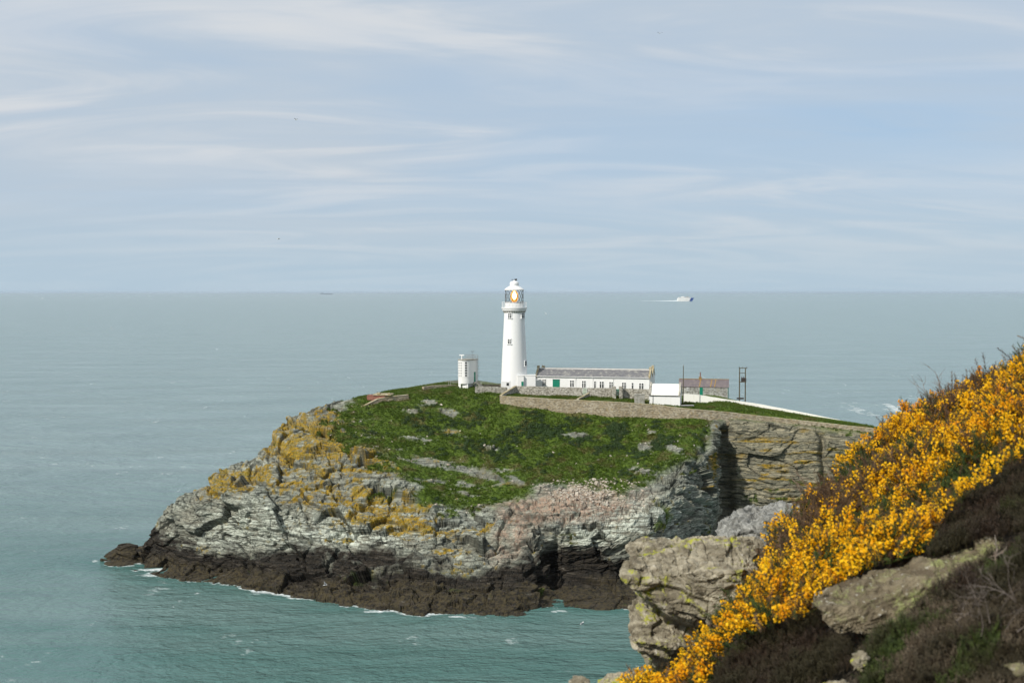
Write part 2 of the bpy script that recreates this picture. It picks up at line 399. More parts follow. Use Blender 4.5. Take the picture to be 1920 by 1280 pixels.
# orange lichen: heavy near the western crest, thinning downhill
li = 0.62*blob(640,900,230,110,10)+0.6*blob(800,990,110,30,10)+0.95*blob(600,830,190,72,8)+0.95*blob(500,885,110,26,-22)+0.85*blob(640,880,130,40,6)+0.75*blob(580,925,90,40,20)+0.75*blob(400,915,60,20,-35)\
   + 0.60*blob(690,950,60,60,0)+0.6*blob(790,945,80,30,0)+0.95*blob(620,795,90,30,0)+0.5*blob(880,800,60,30,0)+0.75*blob(850,1035,70,18,0)+0.6*blob(905,1000,30,25,0)\
   + 0.55*blob(1480,860,150,80,0)+0.8*blob(1335,880,16,60,0)+0.35*blob(1380,800,60,14,0)+0.55*blob(740,975,60,30,0)
lichen = sstep(np.clip(li, 0, 1.0)*.85+nB*0.6+nC*0.75+streak*0.9, 0.46, 0.98)*(1-wet)
lichen = np.where(PX > 1360, sstep(np.clip(li, 0, 1)+streak*1.5, 0.62, 1.1), lichen)
pink = np.clip(blob(1100,945,150,48,-4)+blob(960,1010,70,45,-50)+blob(1010,960,90,30,0), 0, 1)*sstep(nB*.6+nA*.5+0.75, 0.35, 0.85)*(1-wet)
pale = np.clip(0.9*blob(450,980,140,50,-20)+blob(560,1000,150,45,0)+blob(700,990,110,60,0)+0.8*blob(840,970,90,40,0)+blob(1180,970,120,60,0)+0.8*blob(1100,1000,120,40,0), 0, 1)
scree = np.clip(blob0(1120,925,140,30,2), 0, 1)
ochre = np.clip((PX-1345)/30, 0, 1)*(VL < 8)              # the back wall of the cove is duller and browner
dull = np.clip(blob(1300,960,90,120,0), 0, 1)

# --- relief
fold = 7.5*np.exp(-((X-36.0)/13.0)**2)*(PX < 1365)        # the arch in the beds
s_ = Zw - fold + 0.10*X*(X < 10) + 1.8*fbm(X/22, Yw/22, Zw/40, 3, 5) + 0.5*fbm(X/5, Yw/5, Zw/9, 3, 9)
wa, wb_ = X + 1.0*nB, Yw + 1.0*nB
b1, c1, t1 = blocks(wa+.35*s_, wb_, s_, 2.1, 8.5, 1, .06)
b2, c2, t2 = blocks(wa-.25*s_, wb_, s_+.3*nB, 0.80, 4.2, 2, .07)
b3, c3, t3 = blocks(wa+.4*s_, wb_, s_+.15*nC, 0.34, 2.3, 3, .08)
rg = ridged(X/7, Yw/7, Zw/11, 3, 60); rg2 = ridged(X/2.5, Yw/2.5, Zw/6, 3, 64)
rock = np.clip(1-grass, 0, 1)
k1_, j1_ = chips((wa+.5*s_)/9.5, wb_/9.5, s_/4.6, 500, .55, 1.5); k2_, j2_ = chips((wa-.5*s_)/3.1, wb_/3.1, (s_+.3*nB)/1.3, 520, .5, 1.3); k3_, j3_ = chips(wa/1.25, wb_/1.25, (s_+.2*nC)/.55, 540, .6, 1.0)
c1 = np.maximum(c1*.5, np.clip(1-j1_/.07, 0, 1)); c2 = np.maximum(c2*.6, np.clip(1-j2_/.09, 0, 1)); c3 = np.maximum(c3*.6, np.clip(1-j3_/.12, 0, 1)*.8)
disp = 1.45*k1_ + 0.48*k2_ + 0.13*k3_ + 0.35*b1 + 0.24*b2 + 0.12*b3 - 0.36*c1 - 0.20*c2 - 0.11*c3 + 0.5*rg + 0.15*rg2 + 0.10*nC
disp *= np.interp(PX, [190, 260, 330, 420], [0.35, 0.45, 0.8, 1.0])
flat = (1-0.75*ochre)                                     # back wall is smoother, thin bedded
bed = np.sin((Zw + 0.11*(X-70) + .7*np.sin(X/6.5) + 2.2*nA + 0.6*nB)*2*math.pi/1.3)
disp = disp*flat + ochre*(0.20*bed*sstep(streak+.2, 0, .5) + 0.14*b3 + .45*k1_*.6 + .35*k2_*.6 + .25*rg2)
disp *= (1-0.55*scree)*(1-.6*turf0)
calm = np.clip((VL-9.2)/0.8, 0, 1)*0
dg = 0.55*fbm(X/6, Yw/6, Zw/6, 4, 80) + 0.28*np.abs(vnoise(X/1.6, Yw/1.6, Zw/1.6, 91)) + 0.14*nC + 0.5*outc*np.clip(b2+.4, 0, 1.2)
plate = np.clip((VL-6.85)/0.4, 0, 1)*(1-np.clip((VL-9.2)/0.6, 0, 1))*(PX > 640)
dg = dg*(1-0.85*plate)
disp = np.where(back, disp*0.8, disp)
D = disp*rock*(1-plate) + dg*(1-rock)*(1) + plate*rock*0.1*nC
# scrub hollows on the slope
D += (1-rock)*(1-plate)*0.5*sstep(blob(1130,800,150,45,10)+nB*.8, .7, 1.1)*np.abs(vnoise(X/1.1, Yw/1.1, Zw/1.1, 97))
def cleft(pts, wd, dep, a=1.0):
    global D
    d = seg_dist(PX+nB*5, PY+nC*4, pts); D = D - dep*np.exp(-(d/wd)**2)*(VL < 7.5)*(.12+.88*sstep(VL, 2.1, 3.0))
cleft([(1040,1030),(1040,1070),(1046,1130)], 12, 2.2); cleft([(1062,975),(1046,1000),(1040,1060),(1040,1100)], 5, 1.2)
cleft([(1000,1030),(1015,1080),(1030,1135)], 10, 2.0)
cleft([(1170,1065),(1176,1140)], 9, 3.5)
cleft([(697,935),(660,975),(618,1012)], 3.2, 1.6)
cleft([(560,935),(585,990)], 3, .9); cleft([(475,950),(500,1000)], 4, 1.0); cleft([(735,915),(728,965)], 2.5, 1.1); cleft([(820,975),(818,1020)], 3, 1.0)
cleft([(765,985),(860,985)], 3, .8); cleft([(1362,800),(1366,1010)], 9, 4.0); cleft([(1322,820),(1330,900)], 5, 1.2)
cleft([(1540,815),(1545,960)], 6.5, 2.2); cleft([(655,960),(700,952)], 3, .7); cleft([(960,960),(940,1000),(930,1030)], 4, 1.2)
cleft([(1110,1000),(1060,1015)], 3.5, .9); cleft([(1150,955),(1200,930),(1260,925),(1330,950),(1350,985)], 3.0, 1.0); cleft([(1130,985),(1180,960),(1250,950),(1300,965)], 2.4, .7)
cleft([(775,1080),(800,1095),(760,1110)], 7, 1.6); cleft([(850,1085),(900,1100)], 6, 1.2); cleft([(450,1040),(470,1075)], 4, 1.0)
cleft([(295,985),(262,1025)], 2, .6)
# overhang above the dark sea caves right of the headland
D *= 1-.3*np.clip((1.9-VL)/.9, 0, 1)
cove_ = sstep(PX, 1005, 1030)*sstep(PX, 1290, 1250)*np.clip((2.7-VL)/.5, 0, 1); D = D*(1-.6*cove_)+.3*cove_
ledge = np.exp(-((PY-(1128-0.04*np.abs(PX-900)))/9)**2)*sstep(PX, 520, 600)*(PX < 1010); D += 1.2*ledge
Gd = G + Ns*D[..., None]
# ledges: pull treads flat on rock
zz = Gd[..., 2]
shade_bed = 0.5+0.5*(0.45*t1+0.35*t2+0.2*t3)
Gd[:, :, 2] = zz
# even building ground
N2 = normals(Gd)
A = np.stack([grass, lichen, wet], -1).reshape(-1, 3); Bm = np.stack([pink, pale, np.clip(shade_bed, 0, 1)], -1).reshape(-1, 3)
Cm = np.stack([ochre, low, np.clip((c1*.5+c2*.6+c3*.35)*(1-.6*ochre), 0, 1)], -1).reshape(-1, 3)

rockm, t, b = mat_new('headland_surface')
oc = t.new('ShaderNodeTexCoord').outputs['Object']
a1, a2, a3 = t.attr('maskA'), t.attr('maskB'), t.attr('maskC')
sa, sb, sc = [t.new('ShaderNodeSeparateColor', i_0=a.outputs['Color']) for a in (a1, a2, a3)]
str_v = t.mapping(oc, scale=(0.22, 0.22, 3.4))
f1 = t.noise(str_v, 1.0, 7, 0.65, 0.6); f2 = t.noise(oc, 1.3, 6, 0.7); f3 = t.noise(oc, 4.5, 4, 0.7); f4 = t.noise(oc, 0.22, 4, 0.6)
stone = t.mix(t.ramp(f1, 0.36, 0.64), (0.14, 0.15, 0.12, 1), (0.43, 0.45, 0.37, 1))
stone = t.mix(t.math('MULTIPLY', t.ramp(f4, .4, .65), .5), stone, (0.25, 0.225, 0.165, 1))
stone = t.mix(t.math('MULTIPLY', sb.outputs[1], t.ramp(f1, 0.42, 0.60)), stone, (0.62, 0.66, 0.56, 1))
stone = t.mix(t.math('MULTIPLY', t.ramp(sb.outputs[2], .45, .15), .45), stone, (0.11, 0.12, 0.105, 1))
stone = t.mix(t.math('MULTIPLY', sb.outputs[0], t.ramp(f2, .3, .6)), stone, (0.42, 0.29, 0.21, 1))
och = t.mix(t.ramp(t.noise(t.mapping(oc, scale=(0.16, 0.16, 1.1), rot=(0,R(6),0)), 1.0, 7, 0.7, 1.6), .38, .62), (0.095, 0.092, 0.065, 1), (0.32, 0.285, 0.19, 1))
stone = t.mix(t.math('MULTIPLY', sc.outputs[0], .85), stone, och)
crk_shade = t.noise(t.mapping(oc, scale=(.5, .5, .9)), 1.0, 5, .6, 1.0); crk_shade = t.math('ABSOLUTE', t.math('SUBTRACT', crk_shade, .5))
stone = t.mix(t.math('MULTIPLY', t.ramp(crk_shade, .016, .004), .7), stone, (0.03, 0.03, 0.026, 1))  # crack lines drawn dark in the colour as added shading
stone = t.mix(t.math('MULTIPLY', sc.outputs[2], 0.75), stone, (0.030, 0.032, 0.028, 1))  # creases of the relief darkened in the colour, painted shade
lich = t.mix(t.ramp(f2, .35, .65), (0.14, 0.115, 0.022, 1), (0.35, 0.215, 0.012, 1))
stone = t.mix(t.math('MULTIPLY', sa.outputs[1], t.ramp(t.math('ADD', t.math('MULTIPLY', f3, .5), t.math('MULTIPLY', f1, .5)), .41, .50)), stone, lich)
wetc = t.mix(t.ramp(f1, .4, .7), (0.011, 0.010, 0.008, 1), (0.048, 0.039, 0.028, 1))
wetc = t.mix(t.math('MULTIPLY', t.ramp(f1, .60, .72), .6), wetc, (0.15, 0.145, 0.13, 1))
wetc = t.mix(t.math('MULTIPLY', sc.outputs[1], t.ramp(f2, .4, .6)), wetc, (0.055, 0.044, 0.022, 1))
stone = t.mix(sa.outputs[2], stone, wetc)
gr = t.mix(t.ramp(f2, .35, .65), (0.034, 0.062, 0.006, 1), (0.085, 0.13, 0.012, 1))
gr = t.mix(t.math('MULTIPLY', t.ramp(f4, .50, .68), .7), gr, (0.10, 0.085, 0.035, 1))
gr = t.mix(t.math('MULTIPLY', t.ramp(f3, .62, .72), .5), gr, (0.11, 0.12, 0.04, 1))
fin = t.mix(sa.outputs[0], stone, gr)
t.put(b.inputs['Base Color'], fin); b.inputs['Roughness'].default_value = 0.9; b.inputs['Specular IOR Level'].default_value = 0.25
bn = t.new('ShaderNodeBump', i_Height=t.math('ADD', t.math('MULTIPLY', f1, .8), f3)); bn.inputs['Distance'].default_value = 0.22; bn.inputs['Strength'].default_value = 0.7
t.l.new(bn.outputs[0], b.inputs['Normal'])
head = mesh_np('headland_terrain', Gd.reshape(-1, 3), grid_faces(NU, NV), rockm, smooth=False, attrs={'maskA': A, 'maskB': Bm, 'maskC': Cm})
tag(head, kind='structure')

def ground_z(x, y):
    """height of the headland at plan position, from the plateau part of the mesh"""
    m = (VL > 5.5) & (VL < 9.5)
    P_ = Gd[m]; d = (P_[:, 0]-x)**2+(P_[:, 1]-y)**2; k = np.argsort(d)[:6]
    return float(P_[k, 2].mean())
GM = Gd[(VL > 5.5) & (VL < 9.5)][::3]
def gz(x, y):
    d = (GM[:, 0]-x)**2+(GM[:, 1]-y)**2; k = np.argpartition(d, 6)[:6]; return float(GM[k, 2].mean())

# ================================================================== SEA
shore = Gd[:, (vs_ > .85) & (vs_ < 1.2)].reshape(-1, 3)
# waterline of the displaced cliff: the last vertex below sea level in each station
front = Gd[:, :200]; idx = np.argmax(front[..., 2] > 0, axis=1); wl = front[np.arange(NU), idx]
def polar(rs, na, a0, a1):
    an = np.linspace(a0, a1, na); rr = np.array(rs)
    return np.stack([rr[:, None]*np.sin(an)[None, :], rr[:, None]*np.cos(an)[None, :], np.zeros((len(rr), na))], -1)
rs = np.concatenate([[1, 60, 120], np.geomspace(170, 420, 300), np.geomspace(425, 1400, 260), np.geomspace(1450, 80000, 44)])
S = polar(rs, 700, R(-29), R(29))
sxx, syy = S[..., 0], S[..., 1]
near = (syy < 420) & (syy > 170)
dist = np.full(sxx.shape, 60.0)
pts = wl[::6, :2]; nx = sxx[near]; ny = syy[near]; bd = np.full(nx.shape, 1e9)
for (a_, b_) in pts: bd = np.minimum(bd, (nx-a_)**2+(ny-b_)**2)
dist[near] = np.sqrt(bd)
fn = fbm(sxx/3.2, syy/1.6, sxx*0, 4, 5); fn2 = fbm(sxx/14, syy/14, sxx*0, 3, 15); fn3 = fbm(sxx/0.8, syy/0.5, sxx*0, 3, 25)
foam = .85*sstep(np.exp(-dist/1.3)*1.3+fn2*.9+fn*.55, 0.85, 1.3)*(dist < 9)
SPX, SPY = topix(np.stack([sxx, syy, sxx*0], -1))
def fblob(cx, cy, rx, ry): return np.clip(1.3-np.hypot((SPX-cx)/rx, (SPY-cy)/ry)*1.3, 0, 1)
patches = [(490,1106,42,7,1.0),(280,1068,55,5,.8),(180,1052,18,4,.9),(375,1084,60,3,.6),(700,1146,60,4,.7),(860,1156,80,4,.8),(1050,1145,40,5,.7),(370,1112,10,3,.6),(575,1150,16,4,.5),(614,1165,8,3,.6),(40,970,30,4,.5)]
pf = 0
for cx_, cy_, rx_, ry_, k_ in patches: pf = np.maximum(pf, fblob(cx_, cy_, rx_, ry_)*k_)
foam = np.maximum(foam, sstep(pf+fn*.45+fn3*.25, 0.50, 0.85))
race = fblob(1640, 770, 190, 42); farn = fbm(sxx/16, syy/34, sxx*0, 4, 45)
foam = np.maximum(foam, 0.8*sstep(race*.55+fbm(sxx/11, syy/60, sxx*0, 4, 47)*.8+fn*.35, 0.62, 0.90))
wc = fbm(sxx/5, syy/12, sxx*0, 3, 65)
foam = np.maximum(foam, 0.35*sstep(wc+fn3*.3, 0.66, 0.85)*(syy < 900))
near_teal = np.maximum(np.exp(-np.maximum(dist, 0)/50.), .85*sstep(syy+25*fn2, 520, 225))  # teal near shore; distance ramp colours in the weaker reflection looking down
calm_ = fbm(sxx/60, syy/120, sxx*0, 4, 105)
SA = np.stack([foam, near_teal, calm_*.5+.5], -1).reshape(-1, 3)
seam, t, b = mat_new('sea_water')
geo = t.new('ShaderNodeNewGeometry').outputs['Position']
sp = t.new('ShaderNodeSeparateColor', i_0=t.attr('sea').outputs['Color'])
big = t.noise(t.mapping(geo, scale=(.006, .03, 1)), 1.0, 7, .72)
bodyc = t.mix(sp.outputs[1], (0.235, 0.315, 0.318, 1), (0.034, 0.118, 0.102, 1))  # far body colour paled in place of reflected sky
bodyc = t.mix(t.math('MULTIPLY', t.ramp(big, .35, .65), .25), bodyc, (0.27, 0.34, 0.33, 1))
fo = t.math('MULTIPLY', sp.outputs[0], t.ramp(t.noise(geo, 1.4, 4, .7), .30, .52))
t.put(b.inputs['Base Color'], t.mix(fo, bodyc, (0.72, 0.76, 0.76, 1)))
t.put(b.inputs['Roughness'], t.math('ADD', t.math('MULTIPLY', fo, .6), .16)); b.inputs['IOR'].default_value = 1.33
wv = [t.noise(t.mapping(geo, scale=(.62, .85, 1), rot=(0,0,R(8))), 1.0, 5, .62, .3), t.noise(t.mapping(geo, scale=(.13, .2, 1), rot=(0,0,R(-14))), 1.0, 4, .55), t.noise(t.mapping(geo, scale=(.030, .055, 1), rot=(0,0,R(5))), 1.0, 5, .65)]
gust = t.math('ADD', .72, t.math('MULTIPLY', t.ramp(t.noise(t.mapping(geo, scale=(.012, .03, 1), rot=(0,0,R(-10))), 1.0, 7, .72, .8), .36, .64), .45))
gust = t.math('MULTIPLY', gust, t.math('SUBTRACT', 1.0, t.math('MULTIPLY', sp.outputs[1], .45)))
hgt = t.math('MULTIPLY', gust, t.math('ADD', t.math('ADD', t.math('MULTIPLY', wv[0], 1.0), t.math('MULTIPLY', wv[1], 2.3)), t.math('MULTIPLY', t.math('MULTIPLY', wv[2], 6.0), t.math('SUBTRACT', 1.0, t.math('MULTIPLY', sp.outputs[1], .9)))))
bn = t.new('ShaderNodeBump', i_Height=hgt); bn.inputs['Distance'].default_value = 0.95; bn.inputs['Strength'].default_value = 1.0
t.l.new(bn.outputs[0], b.inputs['Normal'])
sea = mesh_np('sea_water', S.reshape(-1, 3), grid_faces(len(rs), 700)[:, ::-1], seam, smooth=True, attrs={'sea': SA})
tag(sea, kind='structure')
# the rest of the sea, all round
S2 = polar(np.concatenate([[1], np.geomspace(60, 1500, 60), [5000, 80000]]), 400, R(29), R(331)); y2 = S2[..., 1]
sh2 = .85*sstep(y2+25*fbm(S2[..., 0]/14, y2/14, y2*0, 3, 15), 520, 225)  # same distance ramp, weaker near reflection put into the colour
sea2 = mesh_np('sea_beyond', S2.reshape(-1, 3), grid_faces(63, 400)[:, ::-1], seam, smooth=True, attrs={'sea': np.stack([sh2*0, sh2, sh2*0+.5], -1).reshape(-1, 3)})
tag(sea2, kind='structure')

# ================================================================== MATERIALS OF THE BUILT THINGS
def painted(name, col, stain, amt=0.35):
    m, t, b = mat_new(name); o = t.new('ShaderNodeTexCoord').outputs['Object']
    v = t.mapping(o, scale=(1.2, 1.2, .35)); f = t.ramp(t.noise(v, 1.3, 6, .7), .50, .78)
    t.put(b.inputs['Base Color'], t.mix(t.math('MULTIPLY', f, amt), c4(col), c4(stain)))
    b.inputs['Roughness'].default_value = .65
    bn = t.new('ShaderNodeBump', i_Height=t.noise(o, 3.0, 5, .6)); bn.inputs['Distance'].default_value = .03; t.l.new(bn.outputs[0], b.inputs['Normal'])
    return m
def slates(name, ca, cb, cc, sx_=2.2, sz=4.0):
    m, t, b = mat_new(name); o = t.new('ShaderNodeTexCoord').outputs['Object']
    br = t.new('ShaderNodeTexBrick', i_Vector=t.mapping(o, scale=(1, 1, 1)))
    br.inputs['Color1'].default_value = c4(ca); br.inputs['Color2'].default_value = c4(cb); br.inputs['Mortar'].default_value = (.04,.04,.045,1)
    br.inputs['Scale'].default_value = 1.0; br.inputs['Brick Width'].default_value = .5; br.inputs['Row Height'].default_value = .32; br.inputs['Mortar Size'].default_value = .012
    f = t.ramp(t.noise(o, 1.1, 7, .75), .50, .62)
    t.put(b.inputs['Base Color'], t.mix(t.math('MULTIPLY', f, .75), br.outputs[0], c4(cc))); b.inputs['Roughness'].default_value = .8
    return m
def stonewall(name, ca, cb, cc, dark=(.10,.09,.07)):
    m, t, b = mat_new(name); g = t.new('ShaderNodeNewGeometry').outputs['Position']
    vo = t.new('ShaderNodeTexVoronoi', i_Vector=t.mapping(g, scale=(1.7, 1.7, 2.8))); vo.inputs['Scale'].default_value = 1.0
    f = t.noise(g, .55, 6, .7); f2 = t.noise(g, 2.5, 5, .7)
    col_ = t.mix(t.ramp(f, .38, .62), c4(ca), c4(cb)); col_ = t.mix(t.math('MULTIPLY', t.ramp(f2, .50, .66), .8), col_, c4(cc))
    col_ = t.mix(t.math('MULTIPLY', t.ramp(vo.outputs['Distance'], .42, .75), .6), col_, c4(dark))
    t.put(b.inputs['Base Color'], col_); b.inputs['Roughness'].default_value = .92
    bn = t.new('ShaderNodeBump', i_Height=t.math('ADD', f2, t.math('MULTIPLY', vo.outputs['Distance'], -1.0))); bn.inputs['Distance'].default_value = .12; t.l.new(bn.outputs[0], b.inputs['Normal'])
    return m
M = {}
M['white'] = painted('white_masonry_paint', (.76,.76,.74), (.52,.49,.42), .40)
M['tower'] = painted('white_tower_paint', (.76,.76,.75), (.58,.56,.50), .30)
M['grey'] = simple('grey_concrete', (.36,.35,.31), .9, (.24,.23,.19), 1.2, .03)
M['slate'] = slates('grey_slate', (.17,.17,.175), (.12,.12,.13), (.33,.32,.28))
M['purple'] = slates('purple_slate', (.165,.135,.14), (.125,.108,.115), (.22,.18,.16))
M['green'] = simple('green_door_paint', (.0,.20,.12), .45, (.0,.16,.10), 3.0)
M['dark'] = simple('dark_glazing', (.03,.032,.035), .15, (.055,.06,.06), 1.5)
M['black'] = simple('black_iron', (.02,.02,.022), .5, (.05,.035,.025), 6)
M['steel'] = simple('galvanised_steel', (.32,.33,.33), .5, (.22,.20,.17), 4)
M['louvre'] = simple('grey_louvre', (.48,.48,.47), .7, (.38,.38,.37), 4)
M['wood'] = simple('creosoted_wood', (.055,.045,.025), .8, (.10,.085,.04), 2.5)
M['buff'] = stonewall('lichened_wall_render', (.27,.225,.15), (.37,.33,.25), (.26,.19,.08), (.15,.125,.085))
M['rubble'] = stonewall('whitewashed_rubble', (.42,.40,.34), (.30,.28,.23), (.62,.60,.55))
M['rubbleg'] = stonewall('grey_cottage_rubble', (.26,.26,.24), (.38,.38,.35), (.50,.50,.48))
M['limewash'] = painted('limewashed_wall', (.78,.77,.71), (.50,.47,.34), .45)
M['coping'] = simple('pale_coping', (.40,.36,.26), .9, (.30,.24,.12), 1.0, .03)
M['brick'] = simple('red_brick', (.28,.12,.085), .9, (.20,.085,.06), 2.0, .03)
M['roofwhite'] = painted('white_roof_coating', (.78,.77,.72), (.60,.56,.45), .25)
M['orange'] = simple('lichened_ridge', (.33,.20,.05), .9, (.22,.15,.07), 3.0)
M['grass'] = None
m, t, b = mat_new('lantern_glass'); b.inputs['Base Color'].default_value = (.9,.95,.95,1); b.inputs['Transmission Weight'].default_value = 1; b.inputs['Roughness'].default_value = .0; b.inputs['IOR'].default_value = 1.01; b.inputs['Alpha'].default_value = .35; M['glass'] = m
m, t, b = mat_new('lens_glass'); b.inputs['Base Color'].default_value = (.35,.22,.08,1); b.inputs['Roughness'].default_value = .15; b.inputs['Emission Color'].default_value = (1,.42,.06,1); b.inputs['Emission Strength'].default_value = .9; M['lens'] = m
m, t, b = mat_new('lit_lamp'); b.inputs['Base Color'].default_value = (1,.8,.4,1); b.inputs['Emission Color'].default_value = (1,.72,.30,1); b.inputs['Emission Strength'].default_value = 5.0; M['lamp'] = m
K = 1/FPX
def zat(py, Y, px=960): return float(at(px, py, Y)[2])

# ================================================================== LIGHTHOUSE
LY = 317.0; Lp = at(964.3, 720, LY); LB = float(Lp[2]); mpp = LY*K
lh = tag(empty('lighthouse', (Lp[0], LY, LB)), 'tall white tapering lighthouse tower with a lit lamp in its glazed lantern', 'lighthouse')
def lz(py): return zat(py, LY)-LB
prof = [(25.2*mpp, -2.5), (25.0*mpp, 0), (24.3*mpp, lz(702)), (22.6*mpp, lz(665)), (20.9*mpp, lz(630)), (19.6*mpp, lz(603)), (18.9*mpp, lz(586))]
MB().lathe(prof, 72).build('tower', M['tower'], lh, True)
MB().lathe([(19.1*mpp, lz(586.4)), (19.4*mpp, lz(585.6)), (20.9*mpp, lz(583.2)), (22.4*mpp, lz(582.4)), (23.2*mpp, lz(580)), (22.2*mpp, lz(579.4))], 72, cap=False).build('cornice', M['tower'], lh, True)
for k in range(28):
    cb = MB()
    a = 2*math.pi*k/28; c_, s__ = math.cos(a), math.sin(a); r0, r1 = 19.0*mpp, 21.9*mpp; wd = .16
    vs = []
    for zt in (lz(586.0), lz(583.0)):
        rr = r1 if zt > lz(584.5) else r0+.12
        for (r_, sg) in ((r0, -1), (rr, -1), (rr, 1), (r0, 1)): vs.append((r_*c_-sg*wd*s__, r_*s__+sg*wd*c_, zt))
    cb.add(vs, [(3,2,1,0),(4,5,6,7),(0,1,5,4),(1,2,6,5),(2,3,7,6),(3,0,4,7)]); cb.build('corbel', M['grey'], lh)
MB().lathe([(22.3*mpp, lz(579.38)), (23.9*mpp, lz(578.4)), (24.1*mpp, lz(576.0)), (17.4*mpp, lz(575.7))], 72, cap=False).build('gallery', M['tower'], lh, True)
MB().lathe([(17.3*mpp, lz(578)), (17.3*mpp, lz(567.6)), (16.2*mpp, lz(567.3))], 60, cap=False).build('lantern_base', M['tower'], lh, True)
rl = MB(); rr = 23.0*mpp
for k in range(24):
    a = 2*math.pi*(k+.5)/24; x, y = rr*math.cos(a), rr*math.sin(a); rl.tube([(x,y,lz(576)), (x,y,lz(566.2))], .045, 6)
for py in (566.2, 569.4, 572.8):
    rl.tube([(rr*math.cos(2*math.pi*k/48), rr*math.sin(2*math.pi*k/48), lz(py)) for k in range(49)], .035, 5)
rl.build('railing', M['tower'], lh, True)
# glazing: lattice of diamond astragals round clear panes
r_l = 16.7*mpp; zb, zt = lz(567.3), lz(543.6)
MB().lathe([(r_l, zb), (r_l, zt)], 48, cap=False).build('glazing', M['glass'], lh, True)
la = MB(); nd = 16
for k in range(nd):
    for sg in (-1, 1):
        P_ = []
        for i in range(13):
            q = i/12; a = 2*math.pi*(k+sg*q*2.0)/nd; P_.append((r_l*1.006*math.cos(a), r_l*1.006*math.sin(a), zb+(zt-zb)*q))
        la.tube(P_, .05, 4)
for q in (0, 1): la.tube([(r_l*math.cos(2*math.pi*k/48), r_l*math.sin(2*math.pi*k/48), zb+(zt-zb)*q) for k in range(49)], .09, 5)
la.build('astragals', M['black'], lh)
roof = MB().lathe([(17.0*mpp, lz(544.2)), (18.6*mpp, lz(543.6)), (18.5*mpp, lz(542.6)), (15.5*mpp, lz(540.2)), (11.5*mpp, lz(537.6)), (8.4*mpp, lz(536)), (8.2*mpp, lz(533.8)), (8.7*mpp, lz(533.4)), (8.7*mpp, lz(531.3)), (8.2*mpp, lz(530.9)),
   (8.2*mpp, lz(529.8)), (6.5*mpp, lz(528.2)), (3.0*mpp, lz(527.0)), (1.0*mpp, lz(526.3)), (.5*mpp, lz(524.6)), (.01, lz(524.4))], 60).build('roof', M['tower'], lh, True)
vn_ = MB(); vn_.tube([(0,0,lz(525.5)), (0,0,lz(522))], .04, 6); zv = lz(524.3)
vn_.tube([(-.55,0,zv), (.55,0,zv)], .05, 6)
vn_.add([(.15,-.03,zv-.2),(.75,-.03,zv-.28),(.68,-.03,zv),(.75,-.03,zv+.28),(.15,-.03,zv+.2),(.15,.03,zv-.2),(.75,.03,zv-.28),(.68,.03,zv),(.75,.03,zv+.28),(.15,.03,zv+.2)],
   [(0,1,2,3,4),(9,8,7,6,5),(0,5,6,1),(1,6,7,2),(2,7,8,3),(3,8,9,4),(4,9,5,0)])
vn_.add([(-.5,-.04,zv-.15),(-.8,-.04,zv),(-.5,-.04,zv+.15),(-.5,.04,zv-.15),(-.8,.04,zv),(-.5,.04,zv+.15)], [(0,1,2),(5,4,3),(0,3,4,1),(1,4,5,2),(2,5,3,0)])
vn_.build('weather_vane', M['black'], roof)
ln = MB().lathe([(2.2*mpp, zb), (5.5*mpp, lz(564)), (7.6*mpp, lz(558)), (7.4*mpp, lz(553)), (5.6*mpp, lz(548)), (3.0*mpp, lz(545)), (.05, lz(544.4))], 32).build('lens', M['lens'], lh, True)
MB().lathe([(.05, lz(562)), (2.6*mpp, lz(560.5)), (4.2*mpp, lz(556.5)), (4.0*mpp, lz(552)), (2.2*mpp, lz(546.5)), (.05, lz(545.4))], 24, cy=-5.4*mpp).build('lamp', M['lamp'], ln, True)
def tower_window(pxo, py, wpx, hpx, mull=True):
    r_ = np.interp(py, [586, 603, 630, 665, 702], [18.9, 19.6, 20.9, 22.6, 24.3])
    a = math.asin(pxo/r_); wr = r_*mpp; ww = wpx*mpp/2/max(math.cos(a), .45); zb_, zt_ = lz(py+hpx/2), lz(py-hpx/2)
    Mx = Matrix.Rotation(a, 4, 'Z')
    def bx(mb, x0, x1, y0, y1, z0, z1):
        m2 = MB().box(x0, x1, y0, y1, z0, z1); mb.add([Mx @ Vector(v) for v in m2.v], m2.f)
    f = MB(); d = -(wr+.12)
    bx(f, -ww-.14, -ww, d, d+.5, zb_-.1, zt_+.14); bx(f, ww, ww+.14, d, d+.5, zb_-.1, zt_+.14); bx(f, -ww, ww, d, d+.5, zt_, zt_+.14)
    bx(f, -ww-.3, ww+.3, d-.12, d+.5, zb_-.25, zb_-.1)
    if mull: bx(f, -.07, .07, d+.01, d+.4, zb_-.1, zt_); bx(f, -ww, -.07, d+.012, d+.4, zb_+(zt_-zb_)*.62, zb_+(zt_-zb_)*.62+.08); bx(f, .07, ww, d+.012, d+.4, zb_+(zt_-zb_)*.62, zb_+(zt_-zb_)*.62+.08)
    fo = f.build('window', M['tower'], lh)
    g = MB(); bx(g, -ww, ww, d+.035, d+.45, zb_-.09, zt_-.01); g.build('pane', M['dark'], fo)
tower_window(-8.2, 591, 5.6, 8.5); tower_window(-9.0, 639, 5.4, 8.2); tower_window(15.8, 591, 5.2, 8.5); tower_window(20.8, 680, 3.2, 8, False)
pl = MB(); pz0 = lz(724); pl.box(-24.6*mpp, -8*mpp, -24.5*mpp, -12*mpp, -2, lz(712)); pl.build('plinth', M['tower'], lh, bevel=.04)
pp = MB(); pp.box(-14.5*mpp, -10*mpp, -24.5*mpp-.05, -24.5*mpp+.1, lz(721), lz(715.5)); pp.build('door', M['dark'], lh)
